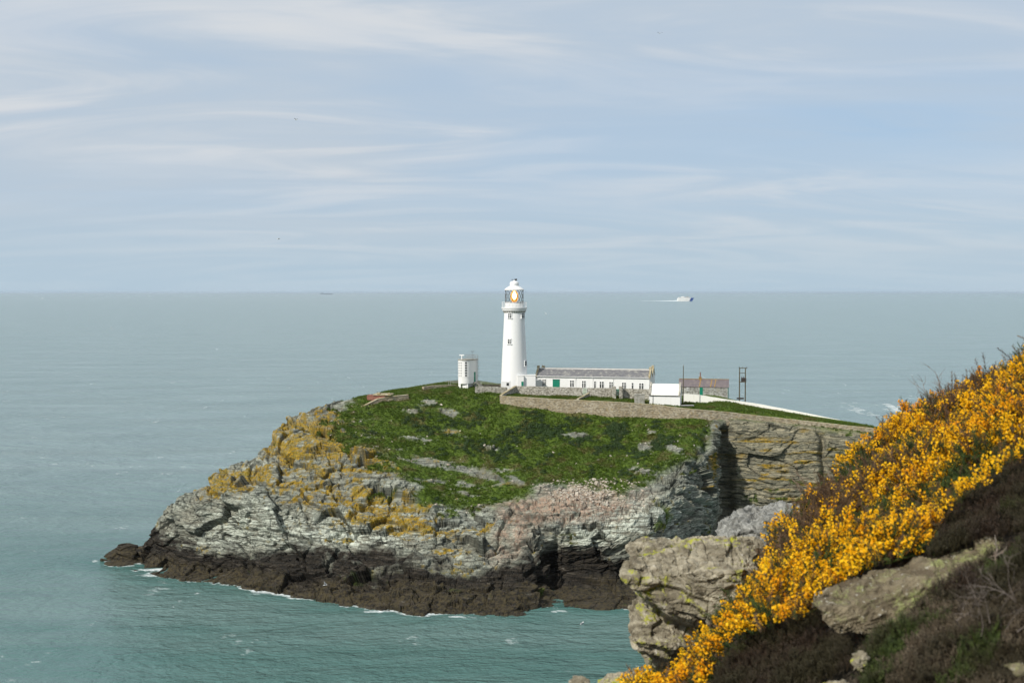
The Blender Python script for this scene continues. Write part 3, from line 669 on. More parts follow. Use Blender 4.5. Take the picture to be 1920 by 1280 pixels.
an = MB(); an.box(6*mpp, 17.5*mpp, -28*mpp, -6*mpp, -2, lz(703.0)); an.box(17.5*mpp, 39.5*mpp, -23*mpp, -4*mpp, -2, lz(702.2)); 
an.box(17*mpp, 40.2*mpp, -23.6*mpp, -3.6*mpp, lz(702.2), lz(701.2)); an.box(5.6*mpp, 17*mpp, -28.6*mpp, -6*mpp, lz(703), lz(702)); an.build('annexe', M['white'], lh)
gd = MB(); gd.box(13*mpp, 17*mpp, -28*mpp-.06, -28*mpp+.1, lz(722), lz(713)); gd.build('door', M['green'], lh)

# ================================================================== GABLED HOUSES
def local(px, py, Y, ang):
    p = at(px, py, Y); return (float(p[0]), float(p[1]), float(p[2]))
def window_on(parent, x, z, w_, h_, y=0.0, bars=2, name='window', recess=.12, frame=None):
    f = MB(); fr = .07; d = y-.10
    f.box(x-w_/2-fr, x-w_/2, d, y+.2, z, z+h_); f.box(x+w_/2, x+w_/2+fr, d, y+.2, z, z+h_); f.box(x-w_/2-fr, x+w_/2+fr, d, y+.2, z+h_, z+h_+fr)
    f.box(x-w_/2-fr*2, x+w_/2+fr*2, d-.08, y+.2, z-fr*1.3, z)
    if bars >= 2: f.box(x-.09, x+.09, d+.015, y+.18, z, z+h_)
    for q in (.66,):
        x0s = [(x-w_/2, x-.09), (x+.09, x+w_/2)] if bars >= 2 else [(x-w_/2, x+w_/2)]
        for a, b_ in x0s: f.box(a, b_, d+.02, y+.17, z+h_*q, z+h_*q+.09)
    fo = f.build(name, frame or M['white'], parent)
    MB().box(x-w_/2, x+w_/2, y-.03, y+.16, z+.002, z+h_-.002).build('pane', M['dark'], fo)
    return fo
# long keepers' house: front wall runs right and towards the viewer
HA = R(-12.5); hy = 318.0; hp = at(1004, 729, hy); house = tag(empty('house', (hp[0], hp[1], hp[2]), HA), 'long low white building with grey slate roof beside the lighthouse', 'building')
hc, hs = math.cos(HA), math.sin(HA)
def hx(px, e=house, ang=HA):
    """distance along the front wall at which picture column px is met"""
    k = (px-960)*K; k = k  # x = k*y approx
    x0, y0 = e.location[0], e.location[1]; kk = ray(px, 700)[0]/ray(px, 700)[1]
    return (kk*y0-x0)/(math.cos(ang)-kk*math.sin(ang))
HL = hx(1219); ev = zat(704.5, hy)-hp[2]; rg_h = zat(691, hy+4)-hp[2]; HD = 6.2
wb2 = MB()
for y0 in (0, HD+.02):
    wb2.prism([(0,-4),(HD,-4),(HD,ev),(HD/2,rg_h-.25),(0,ev)], lambda a, b_, t_, y0=y0: (t_*HL, y0+a, b_))
wb2.build('wall', M['white'], house)
def roof_pair(parent, L, D0, D1, ez, rz_, mat, over=.25, th=.16, name='roof', x0=.35, x1=None):
    m_ = (D0+D1)/2; x1 = L-.35 if x1 is None else x1; mb = MB(); sl = (rz_-ez)/(m_-D0)
    mb.prism([(D0-over, ez-over*sl+.02), (m_, rz_+.02), (D1+over*.2, ez+.02), (D1+over*.2, ez+th), (m_, rz_+th), (D0-over, ez-over*sl+th)], lambda a, b_, t_: (x0+t_*(x1-x0), a, b_))
    return mb.build(name, mat, parent)
rf1 = roof_pair(house, HL, 0, HD, ev, rg_h, M['slate']); roof_pair(house, HL, HD+.05, 2*HD, ev, rg_h-.1, M['slate'], over=.0)
MB().box(.4, HL-.4, HD/2-.16, HD/2+.16, rg_h+.12, rg_h+.30).build('ridge', M['roofwhite'], rf1)
for x0 in (-.05, HL-.42):
    for y0 in (0, HD+.02):
        ck = MB(); ck.prism([(-.2,ev-.35),(-.2,ev+.35),(HD/2,rg_h+.62),(HD+.0,ev+.45),(HD,ev-.3),(HD/2,rg_h-.4)], lambda a, b_, t_, x0=x0, y0=y0: (x0+t_*.47, y0+a, b_)); ck.build('gable_coping', M['coping'], house)
for q_ in ((-.15, .5, HD/2-.4, HD/2+.4, rg_h+.3, rg_h+.95), (HL-.55, HL+.1, HD/2-.4, HD/2+.4, rg_h+.3, rg_h+.95), (HL-.55, HL+.1, HD*1.5-.4, HD*1.5+.4, rg_h+.3, rg_h+1.0)): MB().box(*q_).build('finial', M['coping'], house, bevel=.06)
MB().box(hx(1017)-.1, hx(1017)+.12, HD/2-.1, HD/2+.1, rg_h+.3, rg_h+.9).build('vent_pipe', M['coping'], house)
gt = MB().box(.3, HL-.3, -.40, -.27, ev-.12, ev+.02); gt.build('gutter', M['white'], house)
for px, wp in ((1020.3, 6.2), (1072.5, 6.8), (1094.8, 6.4), (1128.3, 7.2), (1146, 6.4), (1170, 6.6), (1202.5, 7.4)):
    window_on(house, hx(px), zat(722.8, hy)-hp[2]+.0 - (px-1020)*.0035, wp*mpp, 1.75)
for px in (1115.6, 1186): window_on(house, hx(px), zat(722.8, hy)-hp[2]-(px-1020)*.0035, 2.7*mpp, 1.75, bars=1)
dd = MB(); dx = hx(1043); dd.box(dx-.95, dx+.95, -.05, .1, -.4, zat(711, hy)-hp[2]); do = dd.build('door', M['green'], house)
lt = MB(); lt.box(dx-.99, dx+.99, -.08, .08, zat(711, hy)-hp[2]+.01, zat(711, hy)-hp[2]+.14); lt.build('lintel', M['dark'], do)
for px in (1079.5, 1111.5, 1150, 1217):
    x = hx(px); dps = MB(); dps.tube([(x, -.1, -.5), (x, -.1, ev-.7), (x, -.3, ev-.3), (x, -.3, ev-.1)], .06, 6); dps.build('drainpipe', M['white'], house)
for px in (1072.5, 1094.8, 1128.3, 1202.5):
    pass

# white store in front of the house end
SA_ = R(-12); sy = 297.0; sp0 = at(1217, 764, sy); hut = tag(empty('store_hut', (sp0[0], sp0[1], sp0[2]), SA_), 'small white store with white roof and raised gable ends on the yard wall', 'hut')
SL = hx(1275.5, hut, SA_); sh = zat(739.5, sy)-sp0[2]; sr = zat(719.5, sy+3)-sp0[2]; SD = 5.6
MB().prism([(0,-2.5),(SD,-2.5),(SD,sh),(SD/2,sr-.2),(0,sh)], lambda a, b_, t_: (t_*SL, a, b_)).build('wall', M['white'], hut)
roof_pair(hut, SL, 0, SD, sh, sr, M['roofwhite'], over=.2, th=.12, x0=.4)
for x0 in (-.08, SL-.4): ck = MB(); ck.prism([(-.25,sh-.25),(-.25,sh+.3),(SD/2,sr+.5),(SD+.2,sh+.3),(SD+.2,sh-.2),(SD/2,sr-.4)], lambda a, b_, t_, x0=x0: (x0+t_*.48, a, b_)); ck.build('gable_coping', M['rubble'], hut)
MB().box(.2, SL-.42, -.32, -.22, sh-.2, sh-.1).build('gutter', M['black'], hut)
MB().tube([(.95, -.12, -.5), (.95, -.12, sh-.2)], .05, 6).build('drainpipe', M['black'], hut)
MB().box(SL+.0, SL+.05, 2.0, 3.1, .2, 2.3).build('door', M['steel'], hut)

# purple-roofed cottage behind the white wall
CA = R(-10); cy_ = 324.0; cp = at(1273, 746, cy_); cot = tag(empty('cottage', (cp[0], cp[1], cp[2]), CA), 'grey rubble cottage with purple slate roof and tall chimney pot behind the white wall', 'cottage')
CL = hx(1366.5, cot, CA); ce = zat(724.5, cy_)-cp[2]; cr = zat(711, cy_+2.5)-cp[2]; CD = 5.0
MB().prism([(0,-4),(CD,-4),(CD,ce),(CD/2,cr-.15),(0,ce)], lambda a, b_, t_: (t_*CL, a, b_)).build('wall', M['rubbleg'], cot)
cro = roof_pair(cot, CL, 0, CD, ce, cr, M['purple'], over=.15, th=.14, x0=-.1, x1=CL+.1)
ss = MB(); sl = (cr-ce)/(CD/2)
for px in (1311.5, 1332.5, 1340): 
    x = hx(px, cot, CA); ss.prism([(-.18, ce-.18*sl+.15), (CD/2, cr+.15), (CD/2, cr+.22), (-.18, ce-.18*sl+.22)], lambda a, b_, t_, x=x: (x-.14+t_*.28+(a/(CD/2))*.35, a, b_))
ss.box(-.1, CL+.1, CD/2-.12, CD/2+.12, cr+.12, cr+.24)
ss.build('lichened_strips', M['orange'], cro)
cs = MB(); x = hx(1312.7, cot, CA); cs.box(x-.36, x+.36, CD/2-.35, CD/2+.35, cr-.3, cr+.62); cs.box(x-.43, x+.43, CD/2-.42, CD/2+.42, cr+.62, cr+.74); cso = cs.build('chimney', M['orange'], cro)
MB().lathe([(.16, cr+.74), (.12, cr+1.9), (.15, cr+1.95), (.15, cr+2.05)], 12, x, CD/2).build('chimney_pot', M['brick'], cso, True)
x = hx(1315, cot, CA); MB().box(x-.42, x+.42, -.05, .1, -.6, ce-.1).build('door', M['green'], cot)
window_on(cot, hx(1290, cot, CA), ce-1.05, .58, .95)
for px in (1325.5, 1346.5):
    x = hx(px, cot, CA); MB().box(x-.42, x+.42, -.03, .1, ce-1.35, ce-.3).build('blocked_window', M['grey'], cot)
MB().tube([(CL-.15, -.1, -1), (CL-.15, -.1, ce-.1)], .06, 6).build('drainpipe', M['green'], cot)

# ------------------------------------------------------------------ fog-signal tower on legs
FY = 314.5; fp = at(872, 723.6, FY); FA = R(-28); ft = tag(empty('fog_signal_tower', (fp[0], fp[1], fp[2]), FA), 'small white round-fronted tower on short legs with green door, left of the lighthouse', 'signal tower')
fz = lambda py: zat(py, FY)-fp[2]
rD = 12.9*FY*K
def dplan(r, L, n=20):
    P_ = [(r*math.cos(math.pi+math.pi*k/n), r*math.sin(math.pi+math.pi*k/n)) for k in range(n+1)]
    return P_+[(r, L), (-r, L)]
def dpr(r, L, z0, z1, name, mat, parent):
    return MB().prism(dplan(r, L), lambda a, b_, t_: (a, b_, z0+t_*(z1-z0))).build(name, mat, parent)
body = dpr(rD, 3.3, fz(718.5), fz(675), 'body', M['white'], ft)
dpr(rD+.14, 3.45, fz(675)+.003, fz(673.2), 'roof', M['grey'], ft)
dpr(rD+.08, 1.5, fz(705.8), fz(704.6), 'string_course', M['white'], ft)
for (lx_, ly_) in ((-1.5,-.4), (-.55,-1.5), (1.25,-.9), (1.5,2.9), (-1.5,2.9)):
    MB().box(lx_-.2, lx_+.2, ly_-.2, ly_+.2, -2.0, fz(718.5)).build('leg', M['white'], ft)
MB().box(-.1, 1.0, -1.2, 2.6, -1.5, .55).build('base_block', M['white'], ft)
for kk, ang in enumerate((-62, -45, -30, 0)):
    pass
def slot(a, z, w_, h_, mat, dep=.03):
    Mx = Matrix.Rotation(a, 4, 'Z'); m2 = MB().box(-w_/2, w_/2, -rD-dep, -rD+.1, z-h_/2, z+h_/2)
    return [Mx @ Vector(v) for v in m2.v], m2.f
for col_, (ang, mt_, w_) in enumerate(((-36, 'steel', .34), (-19, 'steel', .34), (-3, 'steel', .30), (38, 'dark', .50))):
    for row in range(6):
        mb = MB(); py = 679.3+row*4.75
        v_, f_ = slot(R(ang), fz(py), w_, .44, None); mb.add(v_, f_); so_ = mb.build('opening', M['dark' if mt_ == 'dark' else 'louvre'], ft)
        if mt_ == 'steel':
            mb = MB(); v_, f_ = slot(R(ang), fz(py)+.14, w_+.12, .12, None, .16); mb.add(v_, f_); mb.build('hood', M['white'], so_)
MB().box(rD-.02, rD+.05, 1.55, 2.35, fz(716), fz(697.5)).build('door', M['green'], ft)
st = MB()
for k in range(5): st.box(rD+.05+.0, rD+1.0, 1.0+.0, 2.9, fz(716)-.25*(k+1), fz(716)-.25*k-.02) if k == 0 else st.box(rD+1.0+.3*(k-1), rD+1.0+.3*k, 1.2, 2.7, fz(716)-.25*(k+1), fz(716)-.25*k-.02)
st.build('steps', M['grey'], ft)
rl = MB(); zt_ = fz(673.2); cor = [(-.1,.2),(-.1,3.3),(rD,3.3),(rD,.2)]
for i in range(4):
    x0, y0 = cor[i]; x1, y1 = cor[(i+1) % 4]
    for k in range(3): q = k/3; rl.tube([(x0+(x1-x0)*q, y0+(y1-y0)*q, zt_), (x0+(x1-x0)*q, y0+(y1-y0)*q, zt_+1.05)], .03, 5)
    for hh in (.55, 1.05): rl.tube([(x0, y0, zt_+hh), (x1, y1, zt_+hh)], .03, 5)
rl.build('railing', M['steel'], ft)
ld = MB()
for y_ in (2.75, 3.15): ld.tube([(rD+.35, y_, fz(720)), (rD+.35, y_, zt_+1.0)], .035, 5)
for k in range(22): ld.tube([(rD+.35, 2.75, fz(720)+.3+k*.33), (rD+.35, 3.15, fz(720)+.3+k*.33)], .02, 4)
for k in range(6):
    zc_ = fz(705)+k*.85; ld.tube([(rD+.35+.7*math.sin(math.pi*i/8), 2.95-.4*math.cos(math.pi*i/8), zc_) for i in range(9)], .025, 4)
ld.build('ladder', M['steel'], ft)
rd = MB(); rd.tube([(-.8,-.3,zt_), (-.8,-.3,zt_+.95)], .16, 8); rd.box(-1.5, -.1, -.42, -.18, zt_+.95, zt_+1.18); rd.build('radar_scanner', M['white'], ft)
aw = MB(); aw.tube([(rD-.5,1.7,zt_), (rD-.5,1.7,zt_+2.0)], .03, 5); aw.tube([(rD-.9,1.7,zt_+2.0), (rD-.1,1.7,zt_+2.0)], .025, 5)
for dx_ in (-.9, -.1): aw.tube([(rD+dx_,1.7,zt_+1.85), (rD+dx_,1.7,zt_+2.15)], .06, 5)
aw.build('anemometer', M['black'], ft)

# ------------------------------------------------------------------ walls
def wall_strip(name, pts, mat, th=.5, sub=6, wob=.06, capm=None, cap_h=.16, label=None, cat='wall', seed=0):
    """pts: (px, py of top, distance, height)"""
    P_ = [(at(px, py, Y), h) for px, py, Y, h in pts]; C_ = []; H_ = []
    for (a, ha), (b_, hb) in zip(P_[:-1], P_[1:]):
        n = max(2, int(np.linalg.norm(b_-a)/1.2))
        for i in range(n): C_.append(a+(b_-a)*i/n); H_.append(ha+(hb-ha)*i/n)
    C_.append(P_[-1][0]); H_.append(P_[-1][1]); C_ = np.array(C_); H_ = np.array(H_)
    T = np.gradient(C_[:, :2], axis=0); T /= np.linalg.norm(T, axis=1, keepdims=True); Nn = np.stack([-T[:, 1], T[:, 0]], 1)
    rs_ = np.random.default_rng(seed+5); C_[:, 2] += rs_.uniform(-wob, wob, len(C_))*.6
    V = []; 
    for i in range(len(C_)):
        for sgn, zt__ in ((-1, -H_[i]-1.2), (-1, 0), (1, 0), (1, -H_[i]-1.2)):
            V.append([C_[i, 0]+Nn[i, 0]*sgn*th/2, C_[i, 1]+Nn[i, 1]*sgn*th/2, C_[i, 2]+zt__])
    F = []
    for i in range(len(C_)-1):
        for k in range(4): F.append((i*4+k, i*4+(k+1) % 4, (i+1)*4+(k+1) % 4, (i+1)*4+k))
    F.append((3,2,1,0)); n = len(C_)-1; F.append((n*4, n*4+1, n*4+2, n*4+3))
    mb = MB(); mb.add(V, F); w_ = mb.build(name, mat)
    if capm:
        V = []
        for i in range(len(C_)):
            for sgn, zt__ in ((-1, .004), (-1, cap_h), (1, cap_h), (1, .004)):
                V.append([C_[i, 0]+Nn[i, 0]*sgn*(th/2+.06), C_[i, 1]+Nn[i, 1]*sgn*(th/2+.06), C_[i, 2]+zt__])
        mb = MB(); mb.add(V, F); mb.build('coping', capm, w_)
    tag(w_, label, cat); return w_
wall_strip('boundary_wall', [(938.5,743,299.2,1.6),(968,744.5,297.6,1.9),(1000,746.5,296.4,2.2),(1035,748.5,295.2,2.4),(1090,751,293.2,2.7),(1150,754,290.8,3.2),(1225,759,289.7,3.2),(1262,764,288.3,2.7),(1300,768,287.3,2.2),(1340,771,287.3,2),(1370,774,287.8,1.9),(1450,783,287.2,1.7),(1540,793,284.8,1.5),(1655,806,280.8,1.8),(1800,828,274.8,2)],
   M['buff'], .6, capm=M['coping'], label='long buff boundary wall along the top of the green slope and cliff', seed=1)
wall_strip('yard_wall', [(938.8,742,300.5,1.4),(944,738,303,1.5),(955,731,307,1.7),(967,724,311.5,1.8)], M['rubble'], .5, capm=M['coping'], label='short rubble wall climbing from the boundary wall corner to the lighthouse', seed=2)
wall_strip('yard_wall', [(967.5,723.5,311.2,2.6),(1092,726.5,309,2.8)], M['rubble'], .5, capm=None, label='whitewashed rubble wall in front of the green door of the long building', seed=3)
wall_strip('yard_wall', [(1101,727,308.8,2.6),(1153.5,727.5,307.8,2.6)], M['rubble'], .5, label='whitewashed rubble wall between the two yard gates', seed=4)
wall_strip('yard_wall', [(1162,728,307.6,2.4),(1219,729.5,306,2.4)], M['rubble'], .5, label='whitewashed rubble wall between the dark green gate and the small store', seed=5)
wall_strip('yard_wall', [(1083,748.5,298,1.0),(1104,737,307.5,1.4)], M['rubble'], .45, capm=M['coping'], label='short sloping wall dividing the yard in two', seed=6)
for (px, lab) in ((1151, 'gate pillar left of the dark green yard gate'), (1163.5, 'gate pillar right of the dark green yard gate')):
    p = at(px, 726, 306.5); mb = MB(); mb.box(-.42, .42, -1.6, .4, -3.6, .3); o = mb.build('gate_pillar', M['rubble'], bevel=.08); o.location = p; tag(o, lab, 'pillar', 'gate pillars of the yard')
for (px, py0, py1, wd, mt_, lab) in ((1157.5, 729, 737, 5.5, 'green', 'dark green gate between two pillars of the rubble wall'), (1096.5, 728, 736.5, 7.5, None, 'faded pale green gate in the rubble wall')):
    p = at(px, py1, 308.3); g = tag(empty('yard_gate', (p[0], p[1], p[2])), lab, 'gate')
    if mt_ is None: M['palegreen'] = simple('faded_green_paint', (.32,.42,.30), .7, (.42,.45,.36), 2.0); mt_ = 'palegreen'
    ww = wd*308*K/2; hh = (py1-py0)*308*K; mb = MB()
    for i in range(6): mb.box(-ww+i*ww/3+.01, -ww+(i+1)*ww/3-.01, -.03, .03, -.6, hh)
    mb.build('boards', M[mt_], g)
    MB().box(-ww, ww, -.09, -.035, hh*.75, hh*.75+.1).build('rail', M[mt_], g); MB().box(-ww, ww, -.09, -.035, 0, .1).build('rail', M[mt_], g)
p = at(1199, 753, 296.5); mb = MB(); mb.box(-1.2, 1.2, -.8, .9, -1.2, 1.75); mb.box(-1.28, 1.28, -.88, .98, 1.75, 1.87); o = mb.build('water_tank', M['grey'], bevel=.04); o.location = p; tag(o, 'square grey concrete tank standing in the yard beside the small white store', 'tank')
p = at(1288, 764, 293.5); mb = MB(); mb.box(-1.3, 1.6, -.6, .9, -1.5, .5); o1 = tag(empty('oil_tank', (p[0], p[1], p[2])), 'low dark tank with a flat lid beside the right end of the small white store', 'tank'); mb.build('body', M['black'], o1, bevel=.05); MB().box(-1.4, 1.7, -.7, 1.0, .503, .62).build('lid', M['steel'], o1)
wall_strip('garden_wall', [(891,724.5,307.8,1.3),(900,724,308,1.6),(926,724.5,308.5,1.7),(951,726,309,1.6)], M['rubble'], .7, label='low rounded whitewashed wall left of the lighthouse foot', seed=7)
wall_strip('garden_wall', [(898,720.5,322,1.0),(940,720.2,321,1.0)], M['buff'], .5, label='low brown wall between the signal tower and the lighthouse', seed=8)
wall_strip('garden_wall', [(793,725,311,.8),(812,722.5,313,.9),(838,722,315,.9),(856,721.5,317,.9)], M['buff'], .9, label='low lichened wall left of the round-fronted signal tower', seed=9)
wall_strip('white_wall', [(1281,738,305.5,2.6),(1312,740,304.8,2.7),(1345,745.5,304,2.6),(1372,750,303.2,2.4),(1420,756.5,301.5,2.0),(1480,768,299,1.8),(1560,784,295.3,1.5),(1655,803.5,290.5,1.4),(1800,830,283,1.5)],
   M['limewash'], .55, label='long limewashed white wall sloping down beside the sea behind the grass', seed=10)
# ramp and brick store at the left end of the plateau
br = at(712, 752, 305); o = tag(empty('brick_store', (float(at(688, 752, 300.5)[0]), 300.5, at(712, 752, 300.5)[2]), R(-8)), 'low red brick store with a flat lichened roof at the left end of the plateau', 'hut')
MB().box(0, 4.6, 0, 3, -2.0, 1.5).build('wall', M['brick'], o); MB().box(1.6, 6.2, -.25, 3.2, 1.503, 1.85).build('roof', M['coping'], o, bevel=.05)
MB().box(2.6, 3.4, -.1, 1, 1.853, 2.2).build('parapet', M['coping'], o, bevel=.08); MB().box(5.2, 5.9, .3, 1.2, 1.853, 2.1).build('parapet', M['coping'], o, bevel=.08)
wall_strip('retaining_wall', [(662,768,296.8,.4),(690,757,298.0,.9),(708,748,299.2,1.2),(735,743.5,300.6,1.0),(765,740.5,302.4,.5)], M['buff'], .9, capm=M['coping'], label='sloping stone ramp wall running up past the red brick store', seed=11)

# ------------------------------------------------------------------ poles
p = at(1281, 742, 300); tp = zat(685.5, 300)-p[2]
o = tag(empty('flag_pole', (p[0], p[1], p[2])), 'single slim dark pole behind the right end of the small white store', 'pole')
MB().tube([(0,0,-2.5), (0,0,tp)], [.13, .09], 10).build('shaft', M['wood'], o, True); MB().lathe([(.02, tp), (.13, tp+.06), (.1, tp+.18), (.01, tp+.24)], 10).build('cap', M['steel'], o, True)
p = at(1391.8, 748, 312); s1 = 312*K; o = tag(empty('electricity_pole', (p[0], p[1], p[2]), R(-6)), 'twin wooden electricity pole carrying a transformer, right of the cottage', 'electricity pole')
tz = zat(689.5, 312)-p[2]
for x in (-5.4*s1, 5.4*s1): MB().tube([(x,0,-2.5), (x,0,tz)], [.17, .13], 10).build('post', M['wood'], o, True)
MB().box(-6.9*s1, 8.6*s1, -.24, -.12, tz-.12, tz+.06).build('crossarm', M['wood'], o)
z_ = zat(699, 312)-p[2]; MB().box(-5.6*s1, 5.9*s1, -.2, -.1, z_-.06, z_+.08).build('crossarm', M['wood'], o)
z_ = zat(715.5, 312)-p[2]; MB().box(-6.9*s1, 6.9*s1, -.5, .35, z_-.1, z_+.08).build('platform', M['wood'], o)
tr = MB(); tr.box(-.35, .95, -.45, .35, z_+.09, z_+1.05); to = tr.build('transformer', M['black'], o, bevel=.06)
for x in (-.15, .3, .75): MB().lathe([(.08, z_+1.05), (.12, z_+1.12), (.06, z_+1.2), (.11, z_+1.28), (.04, z_+1.45)], 8, x).build('insulator', M['black'], to)
for x in (-6.2*s1, 0, 7.8*s1): MB().lathe([(.05, tz+.06), (.09, tz+.12), (.05, tz+.2), (.09, tz+.26), (.03, tz+.36)], 8, x, -.18).build('insulator', M['black'], o)
o2 = MB().box(-.9, .9, -.25, .25, -.1, .3).build('pole_stay_block', M['black']); pb = at(1388, 747.4, 309); o2.location = pb; tag(o2, 'low dark block at the foot of the twin electricity pole', 'block')
o3 = tag(empty('marker_post', tuple(at(843, 722, 318))), 'pair of thin upright posts at the cliff top left of the signal tower', 'post')
for x in (-.3, .3): MB().tube([(x,0,-1.5), (x,0,1.3)], .07, 6).build('post', M['steel'], o3)

# white painted marker rocks on the crest
def rock_np(name, corners, mat, voxel, disp, seed, label, cat, group=None, strata=None, parent=None, collide=None):
    """hull blocks fused by remeshing, then weathered along their bedding"""
    import bmesh
    bm = bmesh.new()
    for cs_ in corners:
        vs2 = [bm.verts.new(tuple(map(float, c))) for c in cs_]
        r_ = bmesh.ops.convex_hull(bm, input=vs2)
        bad = [e for e in r_['geom_interior'] if isinstance(e, bmesh.types.BMVert)]
        if bad: bmesh.ops.delete(bm, geom=bad, context='VERTS')
    me = bpy.data.meshes.new(name); bm.to_mesh(me); bm.free()
    o = bpy.data.objects.new(name, me); C.objects.link(o)
    md = o.modifiers.new('r', 'REMESH'); md.mode = 'VOXEL'; md.voxel_size = voxel
    sm = o.modifiers.new('s', 'SMOOTH'); sm.factor = .5; sm.iterations = 3
    dg_ = bpy.context.evaluated_depsgraph_get(); ev_ = o.evaluated_get(dg_); m2 = bpy.data.meshes.new_from_object(ev_)
    o.modifiers.clear(); o.data = m2; bpy.data.meshes.remove(me)
    n = len(m2.vertices); V = np.empty(n*3, np.float32); m2.vertices.foreach_get('co', V); V = V.reshape(-1, 3).astype(float)
    Nn = np.empty(n*3, np.float32); m2.vertices.foreach_get('normal', Nn); Nn = Nn.reshape(-1, 3)
    dv = disp(V, Nn)
    V = V + Nn*dv[:, None]; m2.vertices.foreach_set('co', V.astype(np.float32).ravel()); m2.update(); m2.materials.clear(); m2.materials.append(mat)
    for p_ in m2.polygons: p_.use_smooth = False
    m2.name = name; tag(o, label, cat, group)
    if parent: o.parent = parent
    return o
M['paint_rock'] = simple('white_painted_rock', (.78,.76,.70), .8, (.5,.47,.4), 1.5, .05)
def cube_pts(c, s, r):
    return [np.array(c)+np.array([sx_*s[0], sy_*s[1], sz_*s[2]])*(1+r.uniform(-.3, .3)) for sx_ in (-1, 1) for sy_ in (-1, 1) for sz_ in (-1, 1)]
r1 = np.random.default_rng(3)
for (px, py, Y, s, lab) in ((574, 789, 292, (.45,.5,.75), 'upright white painted rock high on the left crest'), (564, 797, 291, (.6,.5,.4), 'low white painted rock below the upright one on the left crest')):
    rock_np('marker_rock', [cube_pts(at(px, py, Y), s, r1)], M['paint_rock'], .09, lambda V, N: .06*fbm(V[:,0]*2, V[:,1]*2, V[:,2]*2, 3, 4), 4, lab, 'rock', 'white painted rocks on the crest')

# ------------------------------------------------------------------ ships
fpv = at(1285.5, 566.0, 7900.0); fx0 = float(fpv[0]); ferry = tag(empty('ferry', (fx0, 7900.0, 0), R(0)), 'white fast ferry with a blue bow crossing the far sea', 'ferry')
s_f = 7900*K
M['hull_white'] = simple('ferry_white', (.78,.78,.76), .5, (.70,.70,.68), .05); M['hull_blue'] = simple('ferry_blue', (.01,.06,.30), .4, (.02,.08,.34), .05)
def shipsec(mb, prof_x, half):
    mb.prism(prof_x, lambda a, b_, t_: (a, (t_*2-1)*half, b_))
mb = MB(); shipsec(mb, [(-15.5*s_f, 0), (6.2*s_f, 0), (9.2*s_f, 5.6*s_f), (-14.8*s_f, 5.6*s_f), (-15.6*s_f, 4*s_f)], 13); mb.build('hull', M['hull_white'], ferry)
mb = MB(); mb.add([(4.2*s_f,-13.4,-.2),(12.0*s_f,-5,-.2),(15.6*s_f,-3,6.0*s_f),(7.2*s_f,-13.4,6.0*s_f),(4.2*s_f,13.4,-.2),(12.0*s_f,5,-.2),(15.6*s_f,3,6.0*s_f),(7.2*s_f,13.4,6.0*s_f)], [(0,1,2,3),(7,6,5,4),(0,4,5,1),(1,5,6,2),(2,6,7,3),(3,7,4,0)]); mb.build('bow', M['hull_blue'], ferry)
mb = MB(); shipsec(mb, [(-13.6*s_f, 5.6*s_f+.05), (9*s_f, 5.6*s_f+.05), (7*s_f, 7.0*s_f), (-13*s_f, 7.0*s_f)], 10.5); so1 = mb.build('superstructure', M['hull_white'], ferry)
mb = MB(); mb.box(-12.8*s_f, 8.2*s_f, -10.9, 10.9, 5.9*s_f, 6.25*s_f); mb.box(-12*s_f, 4*s_f, -13.2, 13.2, 2.6*s_f, 3.0*s_f); mb.build('window_band', M['dark'], so1)
mb = MB(); shipsec(mb, [(-8.5*s_f, 7.05*s_f), (-2*s_f, 7.05*s_f), (-3.5*s_f, 8.7*s_f), (-7.5*s_f, 8.7*s_f)], 6); mb.build('funnel', M['hull_white'], ferry)
mb = MB(); shipsec(mb, [(1*s_f, 7.05*s_f), (5.5*s_f, 7.05*s_f), (4.4*s_f, 8.4*s_f), (1.6*s_f, 8.4*s_f)], 7); mb.tube([(3*s_f,0,8.4*s_f), (3*s_f,0,10.6*s_f)], .8, 6); mb.build('bridge', M['steel'], ferry)
# the wash thrown up astern
wk = []; nn_ = 60; M['foam'] = simple('white_water', (.78,.82,.83), .9, (.55,.63,.66), .08, .0)
for i in range(nn_+1):
    q = i/nn_; xx = fx0-15*s_f-q*68*s_f; h_ = 1.1*s_f*(1-q)**1.6*(1+.3*math.sin(i*1.9))+.12; wd = 14+q*30
    wk += [(xx, 7900-wd, .02), (xx, 7900-wd*.3, h_), (xx, 7900+wd*.3, h_), (xx, 7900+wd, .02)]
F = [(i*4+k, i*4+k+1, i*4+k+5, i*4+k+4) for i in range(nn_) for k in range(3)]
mb = MB(); mb.add(wk, F); tag(mb.build('ferry_wake', M['foam'], smooth=True), kind='stuff')
M['far_ship'] = simple('distant_ship_paint', (.20,.24,.28), .8, (.15,.18,.22), .01)
cs0 = at(612, 549.0, 30000.); cg = tag(empty('cargo_ship', (float(cs0[0]), 30000., 0)), 'faint grey cargo ship on the horizon far left of the lighthouse', 'ship'); u = 30000*K
mb = MB(); shipsec(mb, [(-11*u, 0), (10*u, 0), (12*u, 1.6*u), (-12*u, 1.5*u)], 20); mb.build('hull', M['far_ship'], cg)
mb = MB(); mb.box(-10*u, -6*u, -14, 14, 1.55*u, 3.2*u); mb.box(2*u, 3*u, -3, 3, 1.6*u, 2.6*u); mb.build('superstructure', M['far_ship'], cg)

